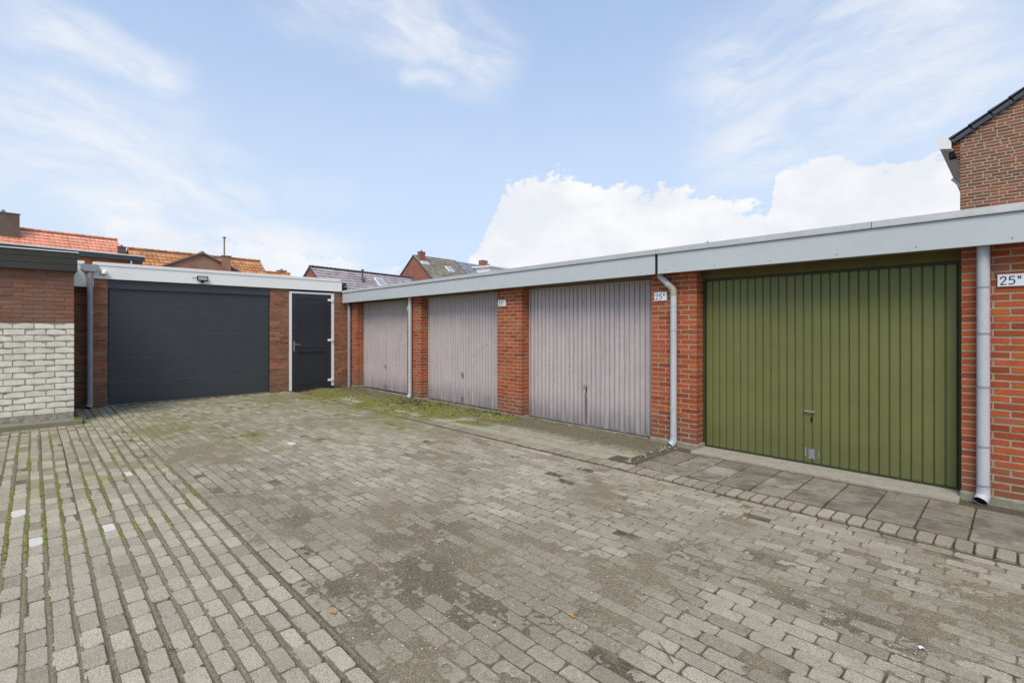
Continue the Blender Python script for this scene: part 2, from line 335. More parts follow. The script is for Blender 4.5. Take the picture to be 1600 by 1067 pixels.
# ------------------------------------------------------------------ mesh builders
class MB:
    def __init__(s): s.v = []; s.f = []; s.t = []; s.uv = None
    def add(s, vs, fs, tint=(.5, 0, 0)):
        o = len(s.v); s.v += [tuple(v) for v in vs]; s.f += [tuple(i + o for i in f) for f in fs]
        if isinstance(tint, list): s.t += tint
        else: s.t += [tint] * len(vs)
        return s
    def box(s, a, b, tint=(.5, 0, 0)):
        x0, y0, z0 = a; x1, y1, z1 = b
        return s.add([(x0, y0, z0), (x1, y0, z0), (x1, y1, z0), (x0, y1, z0), (x0, y0, z1), (x1, y0, z1), (x1, y1, z1), (x0, y1, z1)],
                     [(0, 3, 2, 1), (4, 5, 6, 7), (0, 1, 5, 4), (1, 2, 6, 5), (2, 3, 7, 6), (3, 0, 4, 7)], tint)
    def bbox(s, a, b, e=.004, tint=(.5, 0, 0)):      # box with chamfered edges
        a = np.array(a, float); b = np.array(b, float); vs = []; idx = {}
        for i in (0, 1):
            for j in (0, 1):
                for k in (0, 1):
                    p = [(a, b)[q][n] for n, q in enumerate((i, j, k))]; sg = [1 - 2 * q for q in (i, j, k)]
                    for ax in range(3):
                        w = [p[n] + (sg[n] * e if n != ax else 0) for n in range(3)]
                        idx[(i, j, k, ax)] = len(vs); vs.append(tuple(w))
        fs = []
        for ax in range(3):
            o1, o2 = [n for n in range(3) if n != ax]
            for sd in (0, 1):
                q = []
                for (u, v) in ((0, 0), (1, 0), (1, 1), (0, 1)):
                    c = [0, 0, 0]; c[ax] = sd; c[o1] = u; c[o2] = v; q.append(idx[tuple(c) + (ax,)])
                fs.append(tuple(q))
            for u in (0, 1):
                for v in (0, 1):
                    c0 = [0, 0, 0]; c1 = [0, 0, 0]; c0[ax] = 0; c1[ax] = 1; c0[o1] = c1[o1] = u; c0[o2] = c1[o2] = v
                    fs.append((idx[tuple(c0) + (o1,)], idx[tuple(c1) + (o1,)], idx[tuple(c1) + (o2,)], idx[tuple(c0) + (o2,)]))
        for i in (0, 1):
            for j in (0, 1):
                for k in (0, 1): fs.append(tuple(idx[(i, j, k, ax)] for ax in range(3)))
        return s.add(vs, fs, tint)
    def prism(s, poly, d, tint=(.5, 0, 0)):      # polygon (3d pts) extruded by vector d
        n = len(poly); d = Vector(d); p = [Vector(q) for q in poly]
        return s.add([tuple(q) for q in p] + [tuple(q + d) for q in p], [tuple(range(n))[::-1], tuple(range(n, 2 * n))] + [(i, (i + 1) % n, n + (i + 1) % n, n + i) for i in range(n)], tint)
    def tube(s, pts, r, n=16, cap=True, tint=(.5, 0, 0)):
        pts = [Vector(p) for p in pts]; rs = r if isinstance(r, (list, tuple)) else [r] * len(pts)
        vs = []; fs = []
        ref = None
        for i, p in enumerate(pts):
            d = (pts[min(i + 1, len(pts) - 1)] - pts[max(i - 1, 0)]).normalized()
            if ref is None: ref = Vector((0, 1, 0)) if abs(d.y) < .9 else Vector((1, 0, 0))
            a = (ref - d * ref.dot(d)).normalized(); b = d.cross(a); ref = a
            for k in range(n):
                an = 2 * math.pi * k / n; vs.append(tuple(p + (a * math.cos(an) + b * math.sin(an)) * rs[i]))
        for i in range(len(pts) - 1):
            for k in range(n): fs.append((i * n + k, i * n + (k + 1) % n, (i + 1) * n + (k + 1) % n, (i + 1) * n + k))
        if cap: fs += [tuple(range(n))[::-1], tuple(range((len(pts) - 1) * n, len(pts) * n))]
        return s.add(vs, fs, tint)
    def tile(s, o, U, V, N, poly, depth=.04, proud=0.0, bev=.004, tint=(.5, 0, 0), top_t=None):
        """piece whose face outline is poly (u,v) in the plane o,U,V; sides run back by depth"""
        o = np.array(o, float); U = np.array(U, float); V = np.array(V, float); N = np.array(N, float)
        P = np.array(poly, float); c = P.mean(0); n = len(P)
        ex = P.max(0) - P.min(0); sc = np.clip(1 - 2 * bev / np.maximum(ex, 1e-4), .3, 1)
        Q = c + (P - c) * sc
        f = lambda A, h: [tuple(o + U * a + V * b + N * h) for a, b in A]
        vs = f(P, -depth) + f(P, proud - bev) + f(Q, proud)
        fs = [tuple(range(2 * n, 3 * n))]
        for i in range(n):
            j = (i + 1) % n; fs += [(i, j, n + j, n + i), (n + i, n + j, 2 * n + j, 2 * n + i)]
        return s.add(vs, fs, tint if top_t is None else [tint] * (2 * n) + top_t)
    def rect(s, o, U, V, N, u0, u1, v0, v1, depth=.04, proud=0., bev=.004, jit=.0015, tint=(.5, 0, 0)):
        j = lambda: random.uniform(-jit, jit)
        return s.tile(o, U, V, N, [(u0 + j(), v0 + j()), (u1 + j(), v0 + j()), (u1 + j(), v1 + j()), (u0 + j(), v1 + j())], depth, proud, bev, tint)
    def build(s, name, m, parent=None, kind=None, smooth=False, label=None, origin=None):
        me = bpy.data.meshes.new(name); me.from_pydata(s.v, [], s.f); me.update()
        a = me.color_attributes.new('tint', 'FLOAT_COLOR', 'POINT')
        a.data.foreach_set('color', np.array([(t[0], t[1], t[2], 1) for t in s.t], dtype=np.float32).ravel())
        if smooth: me.shade_smooth() if smooth is True else me.set_sharp_from_angle(angle=R(smooth))
        if s.uv is not None:
            ul = me.uv_layers.new(name='UVMap')
            for li, l in enumerate(me.loops): ul.data[li].uv = s.uv(s.v[l.vertex_index])
        me.materials.append(m if not isinstance(m, str) else M[m])
        o = bpy.data.objects.new(name, me); C.objects.link(o)
        if parent is not None: o.parent = parent
        if kind: o['kind'] = kind
        if label: o['label'] = label
        if origin:
            me.transform(__import__('mathutils').Matrix.Translation(-Vector(origin))); o.location = origin
        return o


def thing(name, label, cat, loc=(0, 0, 0), group=None):
    o = bpy.data.objects.new(name, None); C.objects.link(o); o.location = (0, 0, 0); o.empty_display_size = .1
    o['label'] = label; o['category'] = cat
    if group: o['group'] = group
    return o


def tag(o, label, cat, group=None):
    o['label'] = label; o['category'] = cat
    if group: o['group'] = group
    return o


X_, Y_, Z_ = (1, 0, 0), (0, 1, 0), (0, 0, 1)
NX, NY = (-1, 0, 0), (0, -1, 0)


def rt(a=.5, s=.5, og=.12, pl=.1):     # random tint: brightness, second hue, pale
    return (min(1, max(0, a + random.uniform(-s, s))), random.uniform(.5, 1) if random.random() < og else random.uniform(0, .25), random.uniform(.4, 1) if random.random() < pl else 0)


# ------------------------------------------------------------------ numpy noise for the yard surface
_perm = rng.integers(0, 2**31, size=(256, 256)).astype(np.float64) / 2**31


def vnoise(x, y):
    xi = np.floor(x).astype(int); yi = np.floor(y).astype(int); fx = x - xi; fy = y - yi
    fx = fx * fx * (3 - 2 * fx); fy = fy * fy * (3 - 2 * fy)
    p = lambda a, b: _perm[a & 255, b & 255]
    return (p(xi, yi) * (1 - fx) + p(xi + 1, yi) * fx) * (1 - fy) + (p(xi, yi + 1) * (1 - fx) + p(xi + 1, yi + 1) * fx) * fy


def fbm(x, y, f, o=5, r=.55):
    a = 1.; t = 0.; s = 0.
    for i in range(o):
        s = s + a * vnoise(x * f + 17.3 * i, y * f - 9.1 * i); t += a; a *= r; f *= 2.03
    return s / t


def sst(v, a, b): t = np.clip((v - a) / (b - a), 0, 1); return t * t * (3 - 2 * t)


def blob(x, y, cx, cy, rx, ry): return np.exp(-(((x - cx) / rx) ** 2 + ((y - cy) / ry) ** 2))


BURY = [(9.32, -.6, .10, .7, 1.2),  # dirt lying over the paving: x, y, rx, ry, amount
 (9.6, -4.1, .55, .6, 1.0), (10.2, -4.3, .5, .35, .9), (10.4, -4.72, .55, .16, .7), (8.4, -4.35, .7, .4, .8), (7.6, -4.75, .6, .22, .7), (9.0, -3.9, .8, .4, .55),
 (10.9, -4.3, .4, .5, .7), (10.6, -3.2, .45, .25, .6), (11.3, -2.75, .4, .25, .7), (11.9, -2.9, .3, .3, .7), (9.7, -2.4, .5, .25, .55), (8.4, -2.9, .7, .25, .4),
 (6.4, -4.5, .8, .4, .7), (7.2, -5.15, .5, .2, .8), (8.0, -5.35, .45, .2, .75), (8.5, -5.5, .4, .15, .5), (5.8, -4.9, .6, .25, .5), (5.0, -4.4, .8, .3, .5), (3.9, -4.2, .7, .4, .35),
 (7.3, -2.6, .5, .25, .35), (5.8, -3.2, .8, .3, .35), (4.5, -2.6, .6, .4, .3), (11.5, -3.6, .3, .25, .5), (10.0, -3.6, .4, .25, .55), (11.0, -2.2, .4, .15, .35),
 (7.0, -3.9, .8, .4, .35), (12.2, -2.4, .3, .3, .45), (9.5, -5.6, .10, .06, .9), (9.85, -5.30, .10, .05, 1.0), (9.25, -5.35, .12, .07, .7), (8.85, -5.6, .14, .06, .7), (8.6, -5.2, .16, .06, .6), (9.15, -5.85, .08, .05, .8), (8.2, -5.75, .12, .06, .6)]
DARK = [(9.6, -4.15, .45, .45, 1.0), (10.25, -4.35, .45, .3, .95), (8.35, -4.5, .55, .3, .75), (7.0, -4.6, .7, .22, .8), (9.1, -3.7, .5, .25, .5), (11.75, -2.95, .3, .3, .8), (11.1, -3.0, .5, .25, .5),
 (6.2, -4.3, .6, .25, .5), (9.75, -2.35, .4, .2, .5), (7.9, -4.9, .5, .12, .6), (9.9, -4.75, .6, .12, .8), (10.7, -4.1, .35, .4, .7), (8.3, -2.6, .5, .2, .5)]
MOSS = [(3.2, -.75, 1.3, .40, 1.15), (1.3, -.7, .8, .45, .7), (4.6, -.55, .9, .38, 1.25), (5.7, -.45, .8, .22, 1.5), (6.2, -.30, .6, .16, .9), (2.2, -1.4, 1.3, .3, .55), (4.5, -1.3, 1.3, .28, .65),
 (.5, -.9, .6, .5, .6), (5.9, -.95, 1.2, .12, .55), (7.3, -.7, 1.2, .15, .35), (4.9, -3.9, .5, .35, .6), (3.6, -4.5, .7, .35, .4), (1.85, -5.38, .15, .1, 1.2), (5.2, -1.9, 1.3, .3, .35), (1.5, -2.0, 1.0, .5, .3),
 (8.2, -.35, .7, .25, .35), (7.7, -.10, 1.3, .07, .7), (5.0, -1.0, 2.0, .2, .35), (11.95, -1.2, .5, .04, .5)]


def masks(x, y):
    w = .6 * (fbm(x + 31, y + 3, 1.7, 4) - .5); w2 = .6 * (fbm(x - 11, y + 57, 1.7, 4) - .5)
    xx = x + w; yy = y + w2 * .6
    b = sum(a * blob(xx, yy, cx, cy, rx, ry) for cx, cy, rx, ry, a in BURY)
    z1 = sst(-y, 4.84, 4.94)                        # clean field with wide mossy joints on the near side
    keep = 1 - z1 * sst(x, 8.3, 9.0) * .35
    zone2 = (1 - z1)
    far = sst(-x, -8.5, -3.0)
    nz = 1.5 * (fbm(x, y, .9, 4) - .5) + 1.6 * (fbm(x + 7, y - 3, 3.2, 5, .65) - .5)
    b = b * keep * .52 + nz * (.75 * zone2 + .42 * z1 + .25 * (1 - keep) * 0) + zone2 * (.34 - .08 * far) + z1 * .06 + z1 * sst(-x, -8.2, -6.0) * .16
    b = b * (1 - .75 * sst(y, -1.48, -1.40) * sst(x, 8.9, 9.6))
    b = b * (1 - .65 * sst(y, -1.5, -1.42))
    d = sum(a * blob(xx, yy, cx, cy, rx, ry) for cx, cy, rx, ry, a in DARK) * (1 - z1 * .7) * .75 + 1.1 * (fbm(x + 5, y, 2.2, 6, .65) - .47) * (1 - z1 * .8)
    m = sum(a * blob(x + w * .7, y + w2 * .35, cx, cy, rx, ry) for cx, cy, rx, ry, a in MOSS)
    m = m * (.22 + 1.15 * sst(fbm(x, y + 9, 3.2, 6, .72), .36, .60)) + .34 * sst(-x, -8.5, -4.0) * fbm(x - 4, y, 1.1, 4)
    return np.clip(b, 0, 1.3), np.clip(d, 0, 1), np.clip(m, 0, 1.3)


def soilz(x, y, b, m):
    z = -.0120 + .0045 * fbm(x, y, 22, 4) + sst(b, .0, .8) * .0085 + sst(b, .75, 1.2) * .005
    z = z + sst(m, .45, 1.05) * (.012 + .03 * fbm(x, y, 24, 4, .65))
    ap = sst(y, -1.22, -1.18) * (1 - sst(x, 9.15, 9.3)) * sst(x, .0, .3)
    return z + ap * .0 + sst(fbm(x + 3, y + 1, 40, 3), .4, .8) * .002


# ------------------------------------------------------------------ ground
mb = MB(); mb.add([(-600, -600, -.08), (600, -600, -.08), (600, 600, -.08), (-600, 600, -.08)], [(0, 1, 2, 3)])
mb.build('ground', 'ground')['kind'] = 'structure'


def grid(x0, x1, y0, y1, st):
    nx = int((x1 - x0) / st) + 1; ny = int((y1 - y0) / st) + 1
    X, Y = np.meshgrid(np.linspace(x0, x1, nx), np.linspace(y0, y1, ny)); X = X.ravel(); Y = Y.ravel()
    b, d, m = masks(X, Y)
    # moss in the long joints of the near field
    z1 = sst(-Y, 4.86, 4.92)
    lane = np.abs(((Y + 4.905) / .1003 + 1000) % 1 - 0.0); lane = np.minimum(lane, 1 - lane)
    inl = z1 * sst(-lane, -.17, -.08)
    mj = inl * (.25 + .95 * sst(fbm(X * .8, Y * 1.3, 1.9, 5, .65), .38, .60)) * (1 - .72 * sst(X, 6.8, 9.0)) * sst(X, 2.9, 3.6)
    m = np.maximum(m, mj * .95)
    Z = soilz(X, Y, b, np.where(mj > .1, 0, m)) + mj * .006
    i = np.arange(nx * ny).reshape(ny, nx)
    F = np.stack([i[:-1, :-1], i[:-1, 1:], i[1:, 1:], i[1:, :-1]], -1).reshape(-1, 4)
    front = sst(Y, -1.52, -1.47) * sst(X, 9.35, 9.5)
    T = np.stack([d * (1 - front), np.clip(m, 0, 1), np.maximum(sst(b, .28, .62), inl * .9) * (1 - front), b * 0 + 1], 1)
    Z = Z + inl * .0095 - front * .011 - z1 * (1 - inl) * .002
    V = np.stack([X, Y, Z], 1)
    return V, F, T


parts = [grid(7.2, 14.0, -7.4, -1.8, .014), grid(-.2, 7.2, -7.4, -1.8, .028), grid(-.2, 14.0, -1.8, .2, .025)]
me = bpy.data.meshes.new('soil'); off = 0; VV = []; FF = []; TT = []
for V, F, T in parts: VV.append(V); FF.append(F + off); TT.append(T); off += len(V)
VV = np.concatenate(VV); FF = np.concatenate(FF); TT = np.concatenate(TT)
me.vertices.add(len(VV)); me.vertices.foreach_set('co', VV.astype(np.float32).ravel())
me.loops.add(FF.size); me.loops.foreach_set('vertex_index', FF.astype(np.int32).ravel())
me.polygons.add(len(FF)); me.polygons.foreach_set('loop_start', np.arange(0, FF.size, 4, dtype=np.int32))
me.update(calc_edges=True); me.validate()
ca = me.color_attributes.new('tint', 'FLOAT_COLOR', 'POINT'); ca.data.foreach_set('color', TT.astype(np.float32).ravel())
me.shade_smooth(); me.materials.append(M['soil'])
so = bpy.data.objects.new('soil', me); C.objects.link(so); so['kind'] = 'stuff'
so['label'] = 'brown dirt and moss filling the paver joints and lying over the paving'; so['category'] = 'soil'

paving = bpy.data.objects.new('paving', None); C.objects.link(paving); paving['kind'] = 'structure'


def oct8(u0, u1, v0, v1, r):
    r2 = r * random.uniform(.6, 1.5)
    P = [(u0 + r, v0), (u1 - r2, v0), (u1, v0 + r), (u1, v1 - r2), (u1 - r, v1), (u0 + r2, v1), (u0, v1 - r), (u0, v0 + r2)]
    return [(a + random.uniform(-.0028, .0028), b + random.uniform(-.0022, .0022)) for a, b in P]


pieces = []     # (distance key, poly, proud, tints)


def piece(poly, base, hgt, kind='paver', white=False):
    P = np.array(poly); b, d, m = masks(P[:, 0], P[:, 1]); c = P.mean(0)
    bc, dc, mc = masks(c[:1], c[1:])
    wear = (random.uniform(.0, .34) + .34 * float(dc[0]) if c[1] > -4.9 else .10 * float(dc[0])) + (random.uniform(.45, .8) if random.random() < .09 else 0) + {'paver': 0, 'edging_paver': random.uniform(.15, .5), 'slab': random.uniform(0, .6)}[kind]
    gm = .52 * float(sst(-c[:1], -8.5, -5.5)[0]) * random.uniform(.3, 1.2)
    ts = [(base, float(min(1, bb * .75 + wear)), float(min(1, mm * .8 + gm))) for bb, mm in zip(b, m)]
    tl = (base * .6, float(min(1, bc[0] * .75 + .45)), float(min(1, mc[0])))
    dx = c[0] - 12.394; dy = c[1] + 5.977; dep = dx * FW.x + dy * FW.y; lat = dx * RT.x + dy * RT.y
    vis = dep > .6 and abs(lat) < dep * 1.06 and dep > 1.5 * 775 / (1067 - 514) * .96
    pieces.append([dep if vis else 99 + abs(dep), poly, hgt, ts, tl, kind, white])


WH = [(209, 740), (174, 820), (60, 846), (450, 691), (27, 797)]
def world_of(px, py):
    Zd = 775 * 1.5 / (py - 514); p = Vector((12.394, -5.977, 0)) + FW * Zd + RT * ((px - 800) * Zd / 775); return p.x, p.y
WHP = [world_of(*p) for p in WH]
# near field: Y < -4.9, columns 0.1 m apart with wide joints
k = 0
y = -4.905
while y > -7.3:
    x = (2.3 if y < -5.36 else .02) + (.095 if k % 2 else 0) + random.uniform(-.012, .012)
    y1 = y - .0062; y0 = y - .0940
    while x < 13.8:
        L = .1815 + random.uniform(-.004, .003)
        yy = .004 * math.sin(x * 1.7 + k) + .012 * math.sin(x * .45)
        cx, cy = x + L / 2, (y0 + y1) / 2
        wh = any(abs(cx - a) < .095 and abs(cy - b) < .05 for a, b in WHP)
        piece(oct8(x, x + L, y0 + yy, y1 + yy, random.uniform(.007, .017)), random.uniform(.25, 1.0), random.uniform(-.0025, .003) - (.006 if random.random() < .04 else 0), 'paver', wh)
        x += L + .0100
    y -= .1003; k += 1
# the rest of the yard
y = -4.895 + .097 * 0
k = 0
y = -4.885
while y < -1.50:
    x = .02 + (.1 if k % 2 else 0) + random.uniform(-.02, .02)
    while x < 13.8:
        L = .1935 + random.uniform(-.005, .003)
        yy = .006 * math.sin(x * .9 + 1)
        cx = x + L / 2; cy = y + .045
        wh = any(abs(cx - a) < .09 and abs(cy - b) < .045 for a, b in WHP)
        if not (cx < 1.3 and cy < -4.3 and False):
            piece(oct8(x, x + L, y + yy, y + .0870 + yy, random.uniform(.008, .018)), random.uniform(.1, .95), random.uniform(-.0035, .0028) - (.005 if random.random() < .05 else 0), 'paver', wh)
        x += L + .0065
    y += .0945; k += 1
# far left part in front of the shed kerb (X 2.02..2.3)
y = -5.41
while y > -7.2:
    piece(oct8(2.06, 2.27, y - .09, y, .008), random.uniform(.2, .7), 0.0); y -= .0985
# soldier row along slabs and apron
x = 1.5
while x < 13.8:
    piece(oct8(x, x + .092 + random.uniform(-.004, .003), -1.410 + random.uniform(-.006, .006), -1.208, .011), random.uniform(.0, .8), random.uniform(-.004, .003), 'edging_paver'); x += .1045
# slabs 30 x 30
x = 9.405
col_i = 0
while x < 13.7:
    for r_ in range(3):
        y0 = -.262 - .303 * (r_ + 1) + .004
        if x < 9.6 and r_ == 0: pass
        piece(oct8(x, x + .289, y0, y0 + .277, .009), random.uniform(.0, 1.0), random.uniform(-.002, .002), 'slab')
    x += .3015; col_i += 1
pieces.sort(key=lambda p: p[0])
rest = MB(); restS = MB(); cnt = {'paver': 0, 'edging_paver': 0, 'slab': 0}
for key, poly, hgt, ts, tl, kind, wh in pieces:
    n = len(poly)
    mbx = MB()
    mt = 'white_paver' if wh else ('slab' if kind == 'slab' else 'paver')
    solo = (key < 90 and cnt[kind] < (292 if kind == 'paver' else 300)) or wh
    tgt = MB() if solo else rest
    tgt.tile((0, 0, 0), X_, Y_, Z_, poly, depth=.03, proud=hgt, bev=.0045, tint=tl, top_t=ts)
    if solo:
        cnt[kind] += 1
        cx = sum(p[0] for p in poly) / n; cy = sum(p[1] for p in poly) / n
        tgt.build(kind, mt, paving, origin=(cx, cy, 0), label='white painted paver' if wh else None)
rest.build('paver_field', 'paver', paving, kind='stuff')

# grit and small stones
mb = MB(); N = 9000; tot = 0
gx = rng.uniform(5.0, 13.2, 130000); gy = rng.uniform(-6.9, -.1, 130000)
b, d, m = masks(gx, gy)
dist = np.hypot(gx - 12.394, gy + 5.977)
pr = (.10 + .9 * sst(b, .2, .8) * (.4 + .6 * d)) * np.clip(2.2 / dist, .15, 1) * .30
pr = np.maximum(pr, sst(gy, -1.0, -.6) * (gx < 9.4) * .22)
ok = rng.uniform(0, 1, 130000) < pr
for x, y, bb, mm in zip(gx[ok], gy[ok], b[ok], m[ok]):
    r = random.choice((.0018, .0022, .0028, .0036, .005)) * random.uniform(.7, 1.3)
    z = max(0.001, float(soilz(np.array([x]), np.array([y]), np.array([bb]), np.array([mm]))[0])) + r * .5
    a = random.uniform(0, 3.14); ca_, sa = math.cos(a) * r, math.sin(a) * r; k = random.uniform(.6, 1.4)
    mb.add([(x + ca_, y + sa, z), (x - sa * k, y + ca_ * k, z), (x - ca_, y - sa, z), (x + sa * k, y - ca_ * k, z), (x, y, z + r * .8), (x, y, z - r * .8)],
           [(0, 1, 4), (1, 2, 4), (2, 3, 4), (3, 0, 4)], (random.uniform(.1, 1), 0, 0))
o = mb.build('grit', 'grit', kind='stuff'); o['label'] = 'pale grit and small stones scattered over the dirt'; o['category'] = 'grit'

# concrete apron before the three mauve doors: broken slabs with a paler front band
def apron_piece(x0, x1, y0, y1, z, n=26, name='apron_slab', lab=None):
    mb = MB(); nx = max(2, int((x1 - x0) / .06)); ny = max(2, int((y1 - y0) / .06))
    Xs = np.linspace(x0, x1, nx + 1); Ys = np.linspace(y0, y1, ny + 1); vs = []; ts = []
    for j, yv in enumerate(Ys):
        for i, xv in enumerate(Xs):
            e = (i in (0, nx)) or (j in (0, ny))
            ax = xv + (random.uniform(-.006, .006) if i in (0, nx) else 0); ay = yv + (random.uniform(-.006, .006) if j in (0, ny) else 0)
            b, d, m = masks(np.array([ax]), np.array([ay]))
            vs.append((ax, ay, z + .006 * float(fbm(np.array([ax]), np.array([ay]), 6, 3)[0]) - (.008 if e else 0)))
            dk = .45 + .75 * max(0, 1 - abs(ay + .30) / .5) + .35 * float(d[0]) - (.35 if ay < -.93 else 0)
            ts.append((random.uniform(.3, .7), min(1, dk), float(min(1, m[0]))))
    W1 = nx + 1
    fs = [(j * W1 + i, j * W1 + i + 1, (j + 1) * W1 + i + 1, (j + 1) * W1 + i) for j in range(ny) for i in range(nx)]
    ring = [i for i in range(nx + 1)] + [j * W1 + nx for j in range(1, ny + 1)] + [ny * W1 + i for i in range(nx - 1, -1, -1)] + [j * W1 for j in range(ny - 1, 0, -1)]
    base = len(vs)
    for r_ in ring: vs.append((vs[r_][0], vs[r_][1], -.05)); ts.append((.3, .8, 0))
    for q in range(len(ring)):
        q2 = (q + 1) % len(ring); fs.append((ring[q], base + q, base + q2, ring[q2]))
    mb.add(vs, fs, ts); return mb.build(name, 'apron', paving, smooth=30)


for (a, b_) in ((.15, 2.3), (2.31, 4.5), (4.51, 6.9), (6.91, 8.35), (8.36, 9.2)):
    apron_piece(a, b_, -.945, .16, .006)
for (a, b_) in ((2.0, 3.6), (3.61, 5.4), (5.41, 7.2), (7.21, 8.3), (8.31, 9.02)):
    apron_piece(a, b_, -1.203, -.953, .002)

random.seed(77); rb = MB()
for _ in range(170):
    x = random.gauss(9.27, .045); y = random.uniform(-1.15, -.1); r_ = random.choice((.006, .009, .013, .02)) * random.uniform(.7, 1.2)
    if random.random() < .6: x = random.uniform(6.8, 9.2); y = random.uniform(-.8, -.03); r_ *= .5
    vs = [(x + math.cos(k * 1.257) * r_ * random.uniform(.7, 1.2), y + math.sin(k * 1.257) * r_ * random.uniform(.7, 1.2), .0 + random.uniform(0, .003)) for k in range(5)] + [(x + random.uniform(-.3, .3) * r_, y + random.uniform(-.3, .3) * r_, .008 + r_ * random.uniform(.5, .9))]
    rb.add(vs, [(k, (k + 1) % 5, 5) for k in range(5)], (random.uniform(.1, .9), 0, 0))
o = rb.build('rubble', 'plinth', kind='stuff'); o['label'] = 'pale concrete crumbs at the broken end of the apron'; o['category'] = 'rubble'

# ------------------------------------------------------------------ the row of four garages
row = thing('garage_row', 'low flat roofed brick garage row with three mauve doors and one green door', 'garages')
FB = lambda x: 2.212 - max(0, 9.07 - x) * .0040       # underside of the fascia: the left block sags a little
bricks = []


def pier(x0, x1, zb=.06, zt=2.36, wplan=None, lab=None, right_return=True, name='brick_pier', solo=True, back=.24):
    """brick pier, front face at Y=0; its right side shows beside the recessed door"""
    core = MB(); core.box((x0 + .003, .003, zb - .04), (x1 - .003, back, zt)); p = core.build(name, 'mortar', row, label=lab)
    w = x1 - x0; n = max(1, round(w / .215)); bl = (w - (n - 1) * .01) / n; r_ = 0; z = zb
    while z < zt - .02:
        xs = []
        if r_ % 2 == 0: xs = [(x0 + i * (bl + .01), x0 + i * (bl + .01) + bl - .003) for i in range(n - 1)] + [(x1 - bl, x1)]
        else:
            hb = (bl - .01) / 2; xs = [(x0, x0 + hb)] + [(x0 + hb + .01 + i * (bl + .01), x0 + hb + .01 + i * (bl + .01) + bl - .003) for i in range(n - 1)] + [(x1 - hb, x1)]
        for i, (a, b_) in enumerate(xs):
            dp = .10
            if right_return and i == len(xs) - 1: dp = .185 if r_ % 2 else .095
            j = lambda: random.uniform(-.0015, .0015)
            zz = z + random.uniform(-.001, .001)
            bricks.append((p, [(a + j(), zz + j()), (b_ + j(), zz + j()), (b_ + j(), zz + .0495 + j()), (a + j(), zz + .0495 + j())], dp, random.uniform(-.0015, .002), rt(.5, .5, .12, .05), (a + b_) / 2, zz, 0))
            if right_return and i == len(xs) - 1 and r_ % 2 == 0:
                bricks.append((p, [(.108, zz), (.19, zz), (.19, zz + .0495), (.108, zz + .0495)], .05, random.uniform(-.001, .001), rt(.4, .4), x1, zz, 1))
        z += .0625; r_ += 1
    return p


P0 = pier(.012, .52); P1 = pier(2.87, 3.42, .03); P2 = pier(5.84, 6.45, .03); P3 = pier(8.91, 9.54, .062); P4 = pier(12.0, 13.9, .062, right_return=False)


def bdist(b):
    dx = b[5] - 12.394; dy = 5.977; dep = dx * FW.x + dy * FW.y; lat = dx * RT.x + dy * RT.y
    return (dep if b[5] < 12.5 else 50 + dep) + (0 if b[7] == 0 else .0) + (30 if b[6] > 2.18 else 0)


bricks.sort(key=bdist)
rests = {}
for i, (p, poly, dp, pr_, ti, xx, zz, side) in enumerate(bricks):
    mbx = MB() if i < 300 else rests.setdefault(p.name, (p, MB()))[1]
    if side == 0: mbx.tile((0, 0, 0), X_, Z_, NY, poly, dp, pr_, .002, ti)
    else: mbx.tile((xx, 0, 0), Y_, Z_, X_, poly, dp, pr_, .003, ti)
    if i < 300: mbx.build('brick', 'brick', p)
for p, m_ in rests.values(): m_.build('brickwork', 'brick', p, kind='stuff')
# concrete footings
for a, b_ in ((8.90, 9.565), (11.99, 13.9)):
    mb = MB(); mb.bbox((a, -.028, -.03), (b_, .2, .056), .008); mb.build('footing', 'plinth', row)

# fascia panels, roof trim, soffit
def fascia(x0, x1, z0f, z1f, y0, y1, mname, name, lab=None, e=.0):
    mb = MB(); vs = []
    for x in (x0, x1):
        for (y, zf) in ((y0, z0f), (y1, z0f), (y1, z1f), (y0, z1f)): vs.append((x, y, zf(x)))
    mb.add(vs, [(0, 1, 2, 3), (7, 6, 5, 4), (0, 4, 5, 1), (1, 5, 6, 2), (2, 6, 7, 3), (3, 7, 4, 0)]); return mb.build(name, mname, row, label=lab)


FX = [(.07, 3.575), (3.579, 6.255), (6.259, 9.065), (9.105, 13.95)]
for a, b_ in FX:
    f = fascia(a, b_, FB, lambda x: FB(x) + .247, -.18, -.155, 'fascia', 'fascia_panel')
    x = a + .12
    while x < b_:                              # small screws along the lower edge
        mb = MB(); zc = FB(x) + .035; mb.tube([(x, -.1802, zc), (x, -.184, zc)], .0045, 8); mb.build('screw', 'hole', f); x += .62
    fascia(a, b_, lambda x: FB(x) - .004, lambda x: FB(x) + .004, -.184, -.150, 'trim', 'edge_strip')
fascia(9.066, 9.104, FB, lambda x: FB(x) + .24, -.172, -.15, 'dark_gap', 'expansion_joint')
for a, b_ in ((.07, 4.1), (4.104, 9.08), (9.086, 11.37), (11.376, 13.95)):
    mb = MB(); vs = []; prof = [(-.198, .252), (-.198, .262), (-.186, .318), (-.150, .322), (-.06, .30), (-.06, .25), (-.15, .25)]
    for x in (a, b_):
        for (y, dz) in prof: vs.append((x, y, FB(x) + dz))
    n = len(prof); mb.add(vs, [tuple(range(n)), tuple(range(n, 2 * n))[::-1]] + [(i, n + i, n + (i + 1) % n, (i + 1) % n) for i in range(n)])
    mb.build('roof_trim', 'trim', row)
mb = MB(); mb.box((.07, -.154, 2.222), (13.95, .215, 2.238)); mb.build('soffit', 'brownboard', row)
mb = MB(); mb.box((.02, -.05, 2.40), (13.95, 6.2, 2.46)); mb.build('flat_roof', 'roofing', row)
mb = MB(); mb.box((13.7, .25, 0), (13.9, 6.1, 2.4)); mb.box((.02, 6.1, 0), (13.9, 6.25, 2.45)); mb.box((.03, .25, 0), (.2, 6.1, 2.4)); mb.build('side_wall', 'brick', row)

